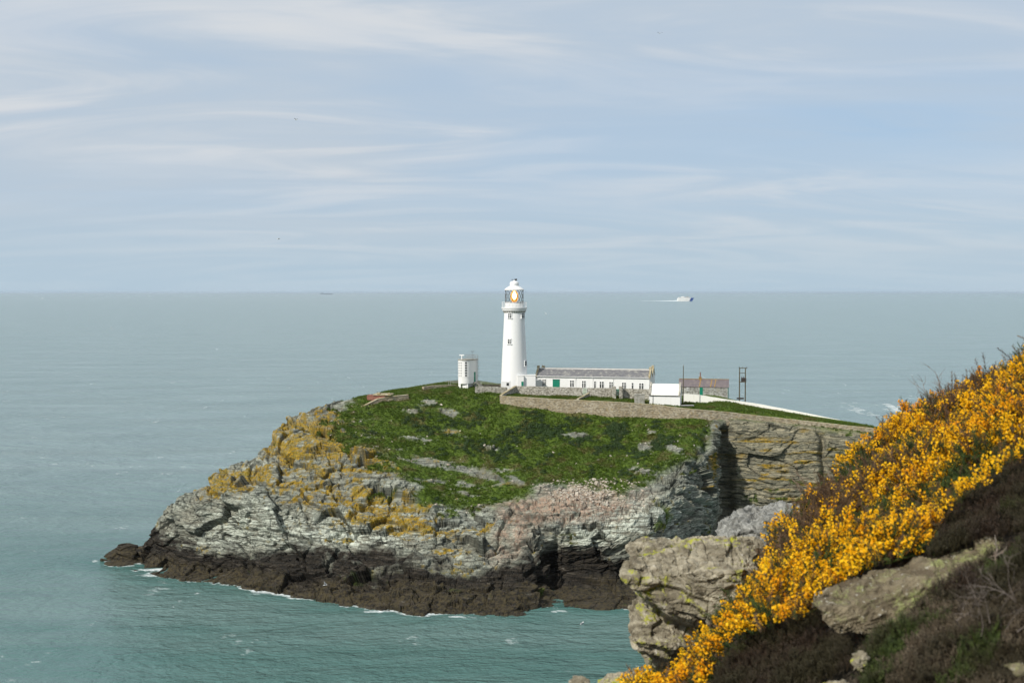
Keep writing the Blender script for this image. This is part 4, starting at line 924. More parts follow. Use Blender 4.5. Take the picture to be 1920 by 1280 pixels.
# ------------------------------------------------------------------ gulls
M['feather'] = simple('gull_white', (.72,.72,.70), .7, (.6,.6,.6), 3); M['wing'] = simple('gull_wing_grey', (.22,.23,.24), .7, (.16,.17,.18), 3)
def gull(px, py, Y, rz, lab, dih=.3, floating=False, sc=1.0):
    p = at(px, py, Y) if not floating else atz(px, py, .03)
    g = tag(empty('gull', tuple(p), rz), lab, 'gull', 'gulls in the air' if not floating else None); g.scale = (sc,)*3
    n = 10; prof_ = [(-.30,.012),(-.24,.03),(-.14,.07),(-.02,.085),(.08,.075),(.16,.05),(.20,.048),(.25,.05),(.29,.035),(.32,.012),(.37,.004)]
    mb = MB(); vs = []; fs = []
    for (x_, r_) in prof_:
        zz_ = .05 if x_ > .17 and floating else 0
        for k in range(n): a = 2*math.pi*k/n; vs.append((x_, r_*math.cos(a), zz_+.9*r_*math.sin(a)))
    for i in range(len(prof_)-1):
        for k in range(n): fs.append((i*n+k, i*n+(k+1) % n, (i+1)*n+(k+1) % n, (i+1)*n+k))
    fs += [tuple(range(n-1, -1, -1)), tuple((len(prof_)-1)*n+k for k in range(n))]
    mb.add(vs, fs); mb.build('body', M['feather'], g, True)
    if not floating:
        for sg in (-1, 1):
            st_ = [(.04,.10,.0,.13),(.25,.12,.25*dih+.02,.15),(.42,.13,.55*dih,.12),(.58,.06,.5*dih,.09),(.72,-.06,.36*dih,.02)]
            vs = []; fs = []
            for (y_, xl, z_, ch) in st_:
                vs += [(xl, sg*y_, z_+.008), (xl-ch, sg*y_, z_+.004), (xl-ch, sg*y_, z_-.004), (xl, sg*y_, z_-.008)]
            for i in range(4):
                for k in range(4): fs.append((i*4+k, i*4+(k+1) % 4, (i+1)*4+(k+1) % 4, (i+1)*4+k))
            fs += [(3,2,1,0), (16,17,18,19)]
            mb = MB(); mb.add(vs, fs); mb.build('wing', M['wing'], g)
    else:
        for sg in (-1, 1): mb = MB(); mb.add([(.1,sg*.05,.06),(-.1,sg*.085,.05),(-.34,sg*.02,.06),(.08,sg*.08,.0),(-.1,sg*.095,-.01),(-.1,sg*.03,.09)], [(0,1,2),(0,3,4,1),(0,1,5),(1,2,5)]); mb.build('wing', M['wing'], g)
gull(555, 225, 230, R(160), 'dark gull gliding high in the left of the sky', .5)
gull(522, 448, 210, R(20), 'gull gliding low in the sky just above the horizon at left', .2)
gull(1237, 63, 260, R(100), 'tiny gull high in the sky right of the lighthouse', .4)
gull(610, 1096, 231, R(200), 'white gull flying over the dark rocks at the waterline', .7, sc=1.4)
gull(1091, 1168, 0, R(60), 'white gull floating on the green water of the cove', floating=True, sc=2.2)

# ================================================================== NEAR HILLSIDE
def hill(x, y):
    u = x/np.maximum(y, .5)
    Ye = np.interp(u, [-.3, 0, .1, .21, .268, .308, .36, .43, .6], [9.5, 10.5, 11.3, 13.3, 14.5, 15.3, 16.1, 16.2, 17.5])
    z = CAMZ-2.94+.6*x-.13*y
    over = np.maximum(y-Ye, 0); z = z-over*over/(over+.7)*1.1
    z = z-.35+.10*fbm(x/1.4, y/1.4, x*0, 3, 7)+.22*fbm(x/4, y/4, x*0, 2, 8)
    return z
hx_ = np.linspace(-22, 40, 620); hy_ = np.concatenate([np.linspace(-6, 3, 30), np.linspace(3.1, 20, 300), np.geomspace(20.2, 66, 60)])
HXg, HYg = np.meshgrid(hx_, hy_, indexing='ij'); HZ = hill(HXg, HYg)
m, t, b = mat_new('hillside_soil'); g = t.new('ShaderNodeNewGeometry').outputs['Position']
t.put(b.inputs['Base Color'], t.mix(t.ramp(t.noise(g, 2.2, 6, .7), .4, .62), (.018,.013,.008,1), (.050,.038,.022,1))); b.inputs['Roughness'].default_value = .95
bn = t.new('ShaderNodeBump', i_Height=t.noise(g, 9, 6, .7)); bn.inputs['Distance'].default_value = .06; t.l.new(bn.outputs[0], b.inputs['Normal'])
tag(mesh_np('hillside_ground', np.stack([HXg, HYg, HZ], -1).reshape(-1, 3), grid_faces(len(hx_), len(hy_))[:, ::-1], m), kind='structure')

# ---- boulders
def stone_mat(name, ca, cb, dk, lich, lo, hi, sc=1.0):
    m, t, b = mat_new(name); g = t.new('ShaderNodeTexCoord').outputs['Object']
    f1 = t.noise(t.mapping(g, scale=(2.2*sc, 2.2*sc, 7*sc)), 1.0, 7, .7, .5); f2 = t.noise(g, 6*sc, 6, .75); f3 = t.noise(g, 2.6*sc, 7, .75, .3); f4 = t.noise(g, 22*sc, 4, .7)
    c_ = t.mix(t.ramp(f1, .34, .66), c4(ca), c4(cb)); c_ = t.mix(t.math('MULTIPLY', t.ramp(f2, .58, .40), .6), c_, c4(dk))
    c_ = t.mix(t.math('MULTIPLY', t.ramp(f4, .60, .68), .55), c_, (.55,.53,.46,1)); c_ = t.mix(t.math('MULTIPLY', t.ramp(f4, .38, .30), .6), c_, c4(dk))
    up_ = t.new('ShaderNodeSeparateXYZ', i_0=t.new('ShaderNodeNewGeometry').outputs['Normal'])
    c_ = t.mix(t.math('MULTIPLY', t.ramp(f3, lo, hi), t.ramp(f4, .38, .52)), c_, c4(lich))
    t.put(b.inputs['Base Color'], c_); b.inputs['Roughness'].default_value = .93; b.inputs['Specular IOR Level'].default_value = .2
    bn = t.new('ShaderNodeBump', i_Height=t.math('ADD', t.math('ADD', f1, f2), t.math('MULTIPLY', f4, .5))); bn.inputs['Distance'].default_value = .03; t.l.new(bn.outputs[0], b.inputs['Normal'])
    return m
M['boulder'] = stone_mat('boulder_stone', (.21,.185,.13), (.42,.38,.285), (.085,.068,.042), (.34,.35,.03), .54, .61)
M['slab'] = stone_mat('slab_stone', (.11,.088,.056), (.22,.185,.12), (.06,.045,.03), (.24,.26,.10), .50, .66)
M['greyrock'] = stone_mat('grey_outcrop_stone', (.20,.20,.185), (.38,.38,.35), (.07,.07,.06), (.30,.26,.10), .64, .72)
def weather(seed, th=.16, wd=.45, amp=.05, dip=(0, 0)):
    def f(V, N):
        x, y, z = V[:,0], V[:,1], V[:,2]
        n1_ = fbm(x*1.5, y*1.5, z*1.5, 3, seed); n2_ = fbm(x*6, y*6, z*6, 3, seed+40); s = z+dip[0]*x+dip[1]*y+.10*n1_
        q1, k1, _ = blocks(x+.25*n1_+.3*s, y+.1*n1_, s, th, wd, seed); q2, k2, _ = blocks(x-.2*s, y, s+.02*n2_, th*.38, wd*.45, seed+1)
        q3, k3, _ = blocks(x+.1*s, y, s+.01*n2_, th*.15, wd*.25, seed+2)
        side = 1-.55*np.clip(N[:,2], 0, 1)
        kk1, jj1 = chips((x+.3*s)/wd*.9, y/wd*.9, s/th*.55, seed+70, .5, 1.5); kk2, jj2 = chips((x-.3*s)/wd*2.4, y/wd*2.4, (s+.02*n2_)/th*1.3, seed+80, .6, 1.2); kk3, jj3 = chips(x/wd*7, y/wd*7, s/th*3.5, seed+90, .6, .8)
        return amp*(1.5*kk1*side+.75*kk2+.28*kk3-.55*np.clip(1-jj1/.06, 0, 1)-.35*np.clip(1-jj2/.09, 0, 1)+.35*q1*side-.45*k1+.30*q2*side-.30*k2+.15*q3)+amp*.25*n2_+amp*.4*ridged(x*1.3, y*1.3, z*2, 2, seed+7)
    return f
def front_back(poly, Yf, Yb, shrink=.92):
    """poly: (px, py, dy) — image outline with depth offsets; back copy set deeper"""
    P_ = [at(px, py, Yf+dy) for px, py, dy in poly]; c_ = np.mean(P_, axis=0)
    return P_+[c_*(1-shrink)+p*shrink+np.array([0, Yb-Yf, 0])-np.array([0, (p-c_)[1]*.7, 0]) for p in P_]
A_ = front_back([(1179,1045,.25),(1192,1021,.75),(1262,1017,.85),(1332,1011,.9),(1402,1003,1.0),(1424,1010,1.1),(1434,1042,1.0),(1428,1090,.85),(1392,1096,.0),(1330,1092,-.05),(1250,1077,.0),(1186,1062,.05)], 12.1, 12.5)
B_ = front_back([(1167,1080,.0),(1200,1110,-.05),(1214,1130,.0),(1250,1142,-.12),(1330,1160,-.12),(1394,1112,.0),(1176,1060,.35),(1240,1066,.25),(1395,1066,.1),(1430,1066,.85),(1422,1100,.8),(1240,1162,.6),(1290,1184,.55),(1345,1190,.5),(1392,1150,.6)], 12.0, 12.5)
C__ = front_back([(1184,1200,.05),(1235,1206,.0),(1300,1213,.0),(1345,1214,.1),(1188,1155,.45),(1205,1128,.6),(1262,1150,.6),(1345,1180,.6),(1236,1262,.75),(1262,1278,.85),(1335,1262,.7),(1350,1230,.6)], 12.05, 12.6)
rock_np('boulder', [A_, B_, C__], M['boulder'], .011, weather(21, .15, .55, .042, (.12, -.25)), 1, 'huge overhanging pale boulder with yellow lichen beside the gorse', 'boulder')
E_ = front_back([(1537,1160,.1),(1542,1144,.15),(1575,1124,.4),(1640,1094,.5),(1720,1068,.6),(1810,1030,.7),(1880,1003,.8),(1965,985,.9),(1965,1030,.5),(1850,1075,.2),(1760,1100,.2),(1700,1150,.0),(1640,1182,.0),(1570,1190,.0)], 9.0, 9.4)
rock_np('slab_rock', [E_], M['slab'], .013, weather(33, .10, .55, .036, (-.45, .1)), 1, 'long sloping olive grey rock slab below the gorse', 'rock')
for i, (poly, yf, yb, mt_, sd_, lab) in enumerate((
  ([(1068,1290,.1),(1076,1279,.2),(1094,1275,.2),(1108,1284,.2),(1112,1310,.1),(1068,1320,0)], 11.0, 11.25, 'boulder', 41, 'small pale stone at the bottom edge, left of the flat stone'),
  ([(1122,1296,.1),(1140,1280,.2),(1165,1268,.3),(1206,1268,.3),(1212,1286,.3),(1200,1320,.1),(1122,1320,0)], 11.1, 11.4, 'boulder', 42, 'flat-topped pale stone at the bottom edge under the huge boulder'),
  ([(1604,1250,.0),(1606,1230,.1),(1620,1222,.1),(1628,1232,.1),(1620,1262,0),(1608,1258,0)], 8.2, 8.3, 'boulder', 43, 'small pale stone in the heather below the left end of the slab'),
  ([(1545,1300,.0),(1562,1288,.1),(1592,1278,.2),(1602,1288,.1),(1598,1320,0),(1548,1330,0)], 7.6, 7.8, 'boulder', 44, 'pale stone at the bottom edge below the heather'),
  ([(1902,1262,.0),(1907,1251,.1),(1925,1243,.15),(1940,1262,.1),(1925,1275,0),(1906,1270,0)], 6.2, 6.35, 'slab', 45, 'buff stone at the bottom right corner'),
  ([(1362,1030,.0),(1368,1006,.2),(1390,988,.3),(1420,980,.5),(1450,969,.6),(1490,950,.7),(1530,960,.8),(1525,1010,.4),(1430,1045,0),(1370,1050,0)], 18.5, 19.8, 'greyrock', 46, 'craggy light grey outcrop between the boulder and the gorse edge'))):
    rock_np('rock', [front_back(poly, yf, yb)], M[mt_], (.014 if i < 5 else .022), weather(sd_, .09, .22, .018, (.2, -.2)) if i < 5 else weather(sd_, .25, .9, .055, (.35, -.2)), 1, lab, 'rock')

# ---- plants
def frames(D_, spin):
    z = D_/np.linalg.norm(D_, axis=1, keepdims=True); a = np.where(np.abs(z[:, 2:3]) < .9, np.array([[0, 0, 1.]]), np.array([[1., 0, 0]]))
    x = np.cross(a, z); x /= np.linalg.norm(x, axis=1, keepdims=True); y = np.cross(z, x)
    c_, s__ = np.cos(spin)[:, None], np.sin(spin)[:, None]; return np.stack([x*c_+y*s__, -x*s__+y*c_, z], -1)   # columns
def stamp(tv, tf, P_, Rm, S_):
    V = np.einsum('nij,vj->nvi', Rm, tv)*S_[:, None, None]+P_[:, None, :]; n = len(P_)
    F = (tf[None]+np.arange(n)[:, None, None]*len(tv)).reshape(-1, tf.shape[1]); return V.reshape(-1, 3), F
def join(parts):
    vs, fs, o = [], [], 0
    for v, f in parts: vs.append(v); fs.append(f+o); o += len(v)
    return np.concatenate(vs), np.concatenate(fs)
def shoot_template(seed, ns=34, ln=.26, wd=.006):
    r = np.random.default_rng(seed); V, F = [], []
    bend = r.normal(0, .12, 2)
    def axis(q): return np.array([bend[0]*q*q, bend[1]*q*q, q])
    for k in range(3):
        a = k*2.094; o = np.array([math.cos(a), math.sin(a), 0])*.012
        V += [o, axis(1.0), np.array([math.cos(a+2.094), math.sin(a+2.094), 0])*.012]; F.append([len(V)-3, len(V)-1, len(V)-2])
    for i in range(ns):
        q = .12+.86*(i+r.random())/ns; a = i*2.399+r.normal(0, .3); l = ln*(1.05-.6*q)*r.uniform(.6, 1.2)
        d = np.array([math.cos(a), math.sin(a), r.uniform(.35, 1.0)]); d /= np.linalg.norm(d); s = np.array([-math.sin(a), math.cos(a), 0])*wd*r.uniform(1.2, 2.2)*2
        p = axis(q); V += [p-s, p+s, p+d*l]; F.append([len(V)-3, len(V)-2, len(V)-1])
    return np.array(V), np.array(F)
def flower_template(seed, n=11):
    r = np.random.default_rng(seed); V, F = [], []
    for i in range(n):
        q = .42+.60*(i+r.random())/n; a = i*2.399; rad = .05+.15*r.random(); p = np.array([math.cos(a)*rad, math.sin(a)*rad, q])
        for k in range(3):
            u_ = r.normal(size=3); u_ /= np.linalg.norm(u_); v_ = np.cross(u_, r.normal(size=3)); v_ /= np.linalg.norm(v_); s = r.uniform(.065, .11); c_ = p+u_*s*.35
            V += [c_-u_*s*.6-v_*s*.55, c_+u_*s*.6-v_*s*.5, c_+u_*s*.75+v_*s*.5, c_-u_*s*.5+v_*s*.6]; b_ = len(V)-4; F.append([b_, b_+1, b_+2, b_+3])
    return np.array(V), np.array(F)
def leafy(name, ca, cb, cc, rough=.6, trans=.25, sc=3.0, lo=.4, hi=.6):
    m = bpy.data.materials.new(name); m.use_nodes = True; t = NT(m.node_tree); b = t.n['Principled BSDF']; g = t.new('ShaderNodeNewGeometry').outputs['Position']
    c_ = t.mix(t.ramp(t.noise(g, 14, 2, .6), .35, .65), c4(ca), c4(cb)); c_ = t.mix(t.ramp(t.noise(g, sc, 4, .6), lo, hi), c_, c4(cc))
    t.put(b.inputs['Base Color'], c_); b.inputs['Roughness'].default_value = rough; b.inputs['Specular IOR Level'].default_value = .25
    tr_ = t.new('ShaderNodeBsdfTranslucent', i_Color=c_); mx = t.new('ShaderNodeMixShader', i_0=trans, i_1=b.outputs[0], i_2=tr_.outputs[0]); t.l.new(mx.outputs[0], t.n['Material Output'].inputs[0]); return m
M['spine'] = leafy('gorse_spines', (.030,.05,.010), (.07,.10,.02), (.10,.065,.028), sc=1.3, lo=.48, hi=.62)
M['deadspine'] = leafy('dead_gorse', (.12,.07,.035), (.20,.13,.07), (.09,.05,.025), sc=3)
M['flower'] = leafy('gorse_flowers', (.93,.53,.008), (.98,.63,.015), (.87,.38,.006), trans=.35, sc=1.6, lo=.50, hi=.66)
M['heath'] = leafy('heather_brown', (.026,.017,.010), (.055,.035,.022), (.038,.032,.014), sc=2, trans=.15)
M['heathp'] = leafy('heather_faded', (.07,.050,.030), (.15,.118,.078), (.045,.036,.018), sc=2.5, trans=.15)
M['moss'] = leafy('green_herbs', (.04,.06,.015), (.08,.11,.025), (.05,.05,.018), sc=4)
M['twig'] = simple('bleached_twig', (.30,.26,.22), .8, (.16,.12,.09), 6)
M['twigg'] = simple('grey_twig', (.17,.14,.12), .8, (.10,.08,.065), 6)
M['twigb'] = simple('brown_twig', (.10,.06,.035), .8, (.17,.12,.08), 6)
GORSE = [(1170,1290),(1205,1277),(1185,1300),(1275,1250),(1340,1185),(1382,1135),(1440,1082),(1452,1015),(1452,972),(1520,906),(1560,868),(1600,832),(1648,780),(1700,770),(1775,745),(1830,700),(1925,630),(2000,580),(2000,840),(1905,868),(1850,905),(1790,955),(1760,1000),(1735,1020),
  (1700,1045),(1630,1072),(1560,1100),(1520,1145),(1480,1172),(1430,1185),(1380,1215),(1340,1262),(1330,1300)]
BUSH = [((1205,1280),'small flowering gorse clump at the bottom edge beside the huge boulder'),((1300,1250),'flowering gorse bush at the lower left tip of the slope'),((1400,1150),'gorse bush in full flower below the huge boulder'),
 ((1490,1020),'gorse bush with bright flowers right of the grey outcrop'),((1500,1120),'dense gorse bush flowering above the dark lower heather'),((1590,1040),'gorse bush with orange yellow flowers just above the slab'),((1560,930),'straggly gorse bush with bare brown twigs on the slope edge'),
 ((1640,870),'gorse bush with green gaps where the slope meets the far cliff'),((1670,960),'broad gorse bush thick with flowers in the middle of the slope'),((1690,1050),'gorse bush ending against the top of the slab'),((1700,790),'gorse bush with dark green shoots on the skyline by the sea'),
 ((1780,850),'large bright yellow gorse bush left of the dark heather'),((1830,740),'gorse bush with dead brown spikes along the skyline'),((1900,690),'tallest gorse bush at the right edge of the picture'),((1900,800),'gorse bush flowering above the dark heather mound')]
N_ = 85000; Px = rng.uniform(.3, 9.5, N_); Py = rng.uniform(7.5, 19.5, N_)
mound = .17+.42*np.clip(.5+.9*fbm(Px/.75, Py/.75, Px*0, 2, 201), 0, 1)
gz_ = hill(Px, Py)
Pz = gz_+mound*rng.uniform(.25, .95, N_); P_ = np.stack([Px, Py, Pz], 1); qx, qy = topix(P_)
ins = inpoly(qx, qy, GORSE) & ((Py < 17.8) | (rng.random(N_) < .3))
P_ = P_[ins]; qx, qy = qx[ins], qy[ins]; k = min(len(P_), 21000); P_ = P_[:k]; qx, qy = qx[:k], qy[:k]
bc = np.array([c for c, _ in BUSH], float); wob = fbm(P_[:,0]*2, P_[:,1]*2, P_[:,2]*0, 2, 9)*25
bid = np.argmin((qx[:, None]+wob[:, None]-bc[None, :, 0])**2+(qy[:, None]+wob[:, None]-bc[None, :, 1])**2, axis=1)
e_ = .05; gx = (fbm((P_[:,0]+e_)/.75, P_[:,1]/.75, P_[:,0]*0, 2, 201)-fbm((P_[:,0]-e_)/.75, P_[:,1]/.75, P_[:,0]*0, 2, 201))/(2*e_); gy = (fbm(P_[:,0]/.75, (P_[:,1]+e_)/.75, P_[:,0]*0, 2, 201)-fbm(P_[:,0]/.75, (P_[:,1]-e_)/.75, P_[:,0]*0, 2, 201))/(2*e_)
Dv = np.stack([-.38*gx-.25, -.38*gy-.25, np.ones(len(P_))*.9], 1)+rng.normal(0, .32, (len(P_), 3)); Fm = frames(Dv, rng.uniform(0, 6.28, len(P_)))
Sc = rng.uniform(.11, .20, len(P_)); tall = rng.random(len(P_)) < .13; Sc = np.where(tall, Sc*1.5, Sc)
# bare brown stretches
brown = np.zeros(len(P_))
for pl_ in ([(1530,930),(1560,900),(1600,905),(1640,930),(1590,975),(1530,1010),(1490,1000),(1500,960)], [(1520,1000),(1500,1040),(1440,1080),(1380,1130),(1330,1180),(1300,1230),(1285,1225),(1330,1150),(1400,1080),(1470,1010)],
            [(1725,775),(1770,735),(1840,690),(1925,635),(1990,600),(1990,640),(1925,668),(1855,722),(1795,775),(1750,802)], [(1600,905),(1700,850),(1712,865),(1625,930)]):
    brown = np.maximum(brown, polymask(qx, qy, pl_, 12))
green = np.clip(polymask(qx, qy, [(1560,895),(1640,850),(1730,815),(1740,840),(1650,890),(1570,940)], 10), 0, 1)
np_ = fbm(P_[:,0]/.55, P_[:,1]/.55, P_[:,2]*0, 3, 300)
pf_ = np.clip(.95-.45*brown-.55*green-.7*sstep(np_, .12, .42)-.9*sstep(-fbm(P_[:,0]/.22, P_[:,1]/.22, P_[:,2]*0, 2, 310), .05, .30), .02, 1)
pf_ = np.where((bid == 6), pf_*.75, pf_); pf_ = np.where(bid == 13, pf_*.9, pf_)
flw = (rng.random(len(P_)) < pf_) & ~tall; dead = (~flw) & (rng.random(len(P_)) < .15+.75*brown)
ST = [shoot_template(s) for s in range(5)]; FT = [flower_template(s+50) for s in range(5)]; var = rng.integers(0, 5, len(P_))
for i, (c_, lab) in enumerate(BUSH):
    mk = bid == i
    if mk.sum() < 5: continue
    base_ = P_[mk].mean(0); cx_, cy2 = float(base_[0]), float(base_[1]); bo = np.array([cx_, cy2, float(hill(np.array([cx_]), np.array([cy2]))[0])])
    g = tag(empty('gorse_bush', tuple(bo)), lab, 'gorse bush', 'gorse bushes on the near slope')
    def mk_mesh(name, T, sel, mat, sc=1.0):
        parts = [stamp(T[v][0], T[v][1], P_[sel & (var == v)]-bo, Fm[sel & (var == v)], Sc[sel & (var == v)]*sc) for v in range(5) if (sel & (var == v)).any()]
        if parts: V, F = join(parts); mesh_np(name, V, F, mat, parent=g)
    mk_mesh('foliage', ST, mk & ~dead, M['spine']); mk_mesh('dead_foliage', ST, mk & dead, M['deadspine'], 1.15); mk_mesh('blossom', FT, mk & flw, M['flower'], 1.0)
    rr_ = random.Random(i); ids = np.where(mk)[0]
    for j in rr_.sample(list(ids), min(7, len(ids))):
        p1_ = P_[j]-bo; p0_ = np.array([p1_[0]*.6, p1_[1]*.6, 0]); p0_[2] = float(hill(np.array([bo[0]+p0_[0]]), np.array([bo[1]+p0_[1]]))[0])-bo[2]-.02
        MB().tube([p0_, (p0_+p1_)/2+np.array([0,0,.08]), p1_], [.018, .012, .006], 5).build('stem', M['twigb'], g)

# heather
HEATH = [([(1738,1050),(1765,1000),(1800,950),(1860,905),(1925,868),(2000,830),(2000,1000),(1925,1000),(1860,1010),(1790,1035)], 'heath', 'dark heather mound between the gorse and the right end of the slab'),
 ([(1335,1300),(1345,1262),(1390,1215),(1440,1185),(1530,1160),(1545,1200),(1600,1215),(1600,1260),(1540,1280),(1530,1300)], 'heath', 'dark brown heather below the left end of the slab'),
 ([(1610,1300),(1612,1240),(1640,1200),(1700,1165),(1760,1130),(1800,1150),(1790,1220),(1770,1300)], 'heathp', 'faded brown heather in front of the slab'),
 ([(1700,1160),(1760,1105),(1850,1055),(1925,1020),(2000,1000),(2000,1120),(1900,1120),(1800,1150)], 'heath', 'dark heather under the right end of the slab'),
 ([(1770,1300),(1790,1220),(1800,1150),(1900,1120),(2000,1110),(2000,1320),(1900,1320)], 'heathp', 'greying heather in the bottom right corner')]
def heath_template(seed):
    r = np.random.default_rng(seed); V, F = [], []
    for k in range(5):
        a = r.uniform(0, 6.28); tip = np.array([math.cos(a)*.35*r.random(), math.sin(a)*.35*r.random(), r.uniform(.7, 1)])
        s = np.array([-math.sin(a), math.cos(a), 0])*.016; V += [-s, s, tip]; F.append([len(V)-3, len(V)-2, len(V)-1])
        for j in range(11):
            q = .3+.7*(j+r.random())/11; p = tip*q; a2 = r.uniform(0, 6.28); d = np.array([math.cos(a2), math.sin(a2), .6])*r.uniform(.05, .10); s = np.array([-math.sin(a2), math.cos(a2), 0])*.028
            V += [p-s, p+s, p+d]; F.append([len(V)-3, len(V)-2, len(V)-1])
    return np.array(V), np.array(F)
HT = [heath_template(s) for s in range(5)]
N_ = 110000; Px = rng.uniform(.8, 6.2, N_); Py = rng.uniform(4.6, 13.5, N_)
mo = .05+.22*np.clip(.5+.9*fbm(Px/.45, Py/.45, Px*0, 2, 401), 0, 1)
gz_ = hill(Px, Py); PH = np.stack([Px, Py, gz_+mo*rng.uniform(.2, 1, N_)+.03], 1); hxp, hyp = topix(PH)
for poly, mt_, lab in HEATH:
    s_el = np.where(inpoly(hxp, hyp, poly))[0][:8500]
    if len(s_el) < 5: continue
    Q = PH[s_el]; bo = Q.mean(0); g = tag(empty('heather_clump', tuple(bo)), lab, 'heather', 'heather clumps on the near slope')
    n = len(Q); Fh = frames(np.array([[-.15, -.1, 1.]])+rng.normal(0, .35, (n, 3)), rng.uniform(0, 6.28, n)); Sh = rng.uniform(.06, .14, n); vr = rng.integers(0, 5, n)
    gn = fbm(Q[:,0]/.3, Q[:,1]/.3, Q[:,2]*0, 2, 77); isg = gn > .42
    for nm, sl, mm in (('foliage', ~isg, M[mt_]), ('green_shoots', isg, M['moss'])):
        pr = [stamp(HT[v][0], HT[v][1], Q[sl & (vr == v)]-bo, Fh[sl & (vr == v)], Sh[sl & (vr == v)]) for v in range(5) if (sl & (vr == v)).any()]
        if pr: V, F = join(pr); mesh_np(nm, V, F, mm, parent=g)
# bleached dead branches
def branch(name, px, py, Y, dirs, L, mat, lab, seed, r0=.016, n=6):
    rr_ = random.Random(seed); base_ = at(px, py, Y); base_ = np.array([base_[0], base_[1], base_[2]]); g = tag(empty(name, tuple(base_)), lab, 'dead branch', 'dead branches among the gorse and heather')
    def grow(p, d, l, r_, depth, mb):
        pts = [p]; cur = Vector(p); dd_ = Vector(d).normalized()
        for _ in range(5): dd_ = (dd_+Vector((rr_.gauss(0,.18), rr_.gauss(0,.18), rr_.gauss(0,.14)))).normalized(); cur = cur+dd_*l/5; pts.append(tuple(cur))
        mb.tube(pts, [r_*(1-.15*i) for i in range(6)], 6)
        if depth > 0:
            for _ in range(3):
                q = rr_.randint(2, 5); nd = (dd_+Vector((rr_.gauss(0,.6), rr_.gauss(0,.6), rr_.gauss(0,.5)))).normalized(); grow(pts[q], nd, l*.55, r_*.55, depth-1, mb)
    for j in range(n):
        mb = MB(); d = (dirs[0]+rr_.gauss(0,.35), dirs[1]+rr_.gauss(0,.35), dirs[2]+rr_.gauss(0,.25)); grow((rr_.gauss(0,.08), rr_.gauss(0,.08), -.05), d, L*rr_.uniform(.6, 1.1), r0*rr_.uniform(.6, 1.1), 2, mb); mb.build('twig', mat, g, True)
branch('dead_branch', 1590, 985, 14.6, (.2,-.2,1), .62, M['twig'], 'bleached forked dead branch standing in the gorse at mid slope', 1, .013, 5)
branch('dead_branch', 1560, 945, 15.0, (-.5,-.1,.6), .55, M['twigb'], 'brown dead twigs hanging over the slope edge', 2, .010, 6)
branch('dead_branch', 1770, 790, 15.8, (-.1,-.1,1), .50, M['twigb'], 'brown dead gorse sprays sticking up on the skyline', 3, .009, 9)
branch('dead_branch', 1880, 1075, 8.6, (-.3,.2,1), .19, M['twig'], 'thick bleached branch stub beside the right end of the slab', 4, .014, 2)
branch('dead_branch', 1860, 1160, 7.0, (.2,-.2,.6), .30, M['twigg'], 'tangle of grey dead twigs in the lower right heather', 5, .0035, 6)
branch('dead_branch', 1900, 1110, 7.4, (-.6,-.1,.5), .32, M['twigg'], 'grey dead twigs at the right edge above the corner heather', 6, .0035, 5)

# ================================================================== TURF AND SCRUB ON THE HEADLAND
gf = (grass > .55) & (VL < 8.6) & (VL > 3)
pi_, pj_ = np.where(gf); areaw = np.linalg.norm(np.cross(np.gradient(Gd, axis=0)[gf], np.gradient(Gd, axis=1)[gf]), axis=-1); areaw /= areaw.sum()
def tuft_template(seed, n=9, sp=.55, w=.13):
    r = np.random.default_rng(seed); V, F = [], []
    for i in range(n):
        a = i*2.4+r.random(); rd_ = r.uniform(0, .35); p = np.array([math.cos(a)*rd_, math.sin(a)*rd_, -.1]); s = np.array([-math.sin(a), math.cos(a), 0])*w
        V += [p-s, p+s, p+np.array([math.cos(a)*sp*r.uniform(.3, 1), math.sin(a)*sp*r.uniform(.3, 1), r.uniform(.5, 1)])]; F.append([len(V)-3, len(V)-2, len(V)-1])
    return np.array(V), np.array(F)
TT = [tuft_template(s) for s in range(4)]
M['turf'] = leafy('turf_blades', (.045,.085,.008), (.09,.14,.014), (.115,.11,.03), sc=.22, lo=.5, hi=.66, trans=.2)
n = 42000; ch = rng.choice(len(pi_), n, p=areaw); Q = Gd[pi_[ch], pj_[ch]]+rng.normal(0, .15, (n, 3))*np.array([1, 1, 0]); vr = rng.integers(0, 4, n)
Sh = rng.uniform(.25, .55, n)*(1+.5*fbm(Q[:,0]/4, Q[:,1]/4, Q[:,2]*0, 2, 5)); Fh = frames(np.array([[0, -.2, 1.]])+rng.normal(0, .25, (n, 3)), rng.uniform(0, 6.28, n))
V, F = join([stamp(TT[v][0], TT[v][1], Q[vr == v], Fh[vr == v], Sh[vr == v]) for v in range(4)])
tag(mesh_np('grass', V, F, M['turf']), 'short green turf covering the top and slope of the headland', 'grass', kind='stuff')
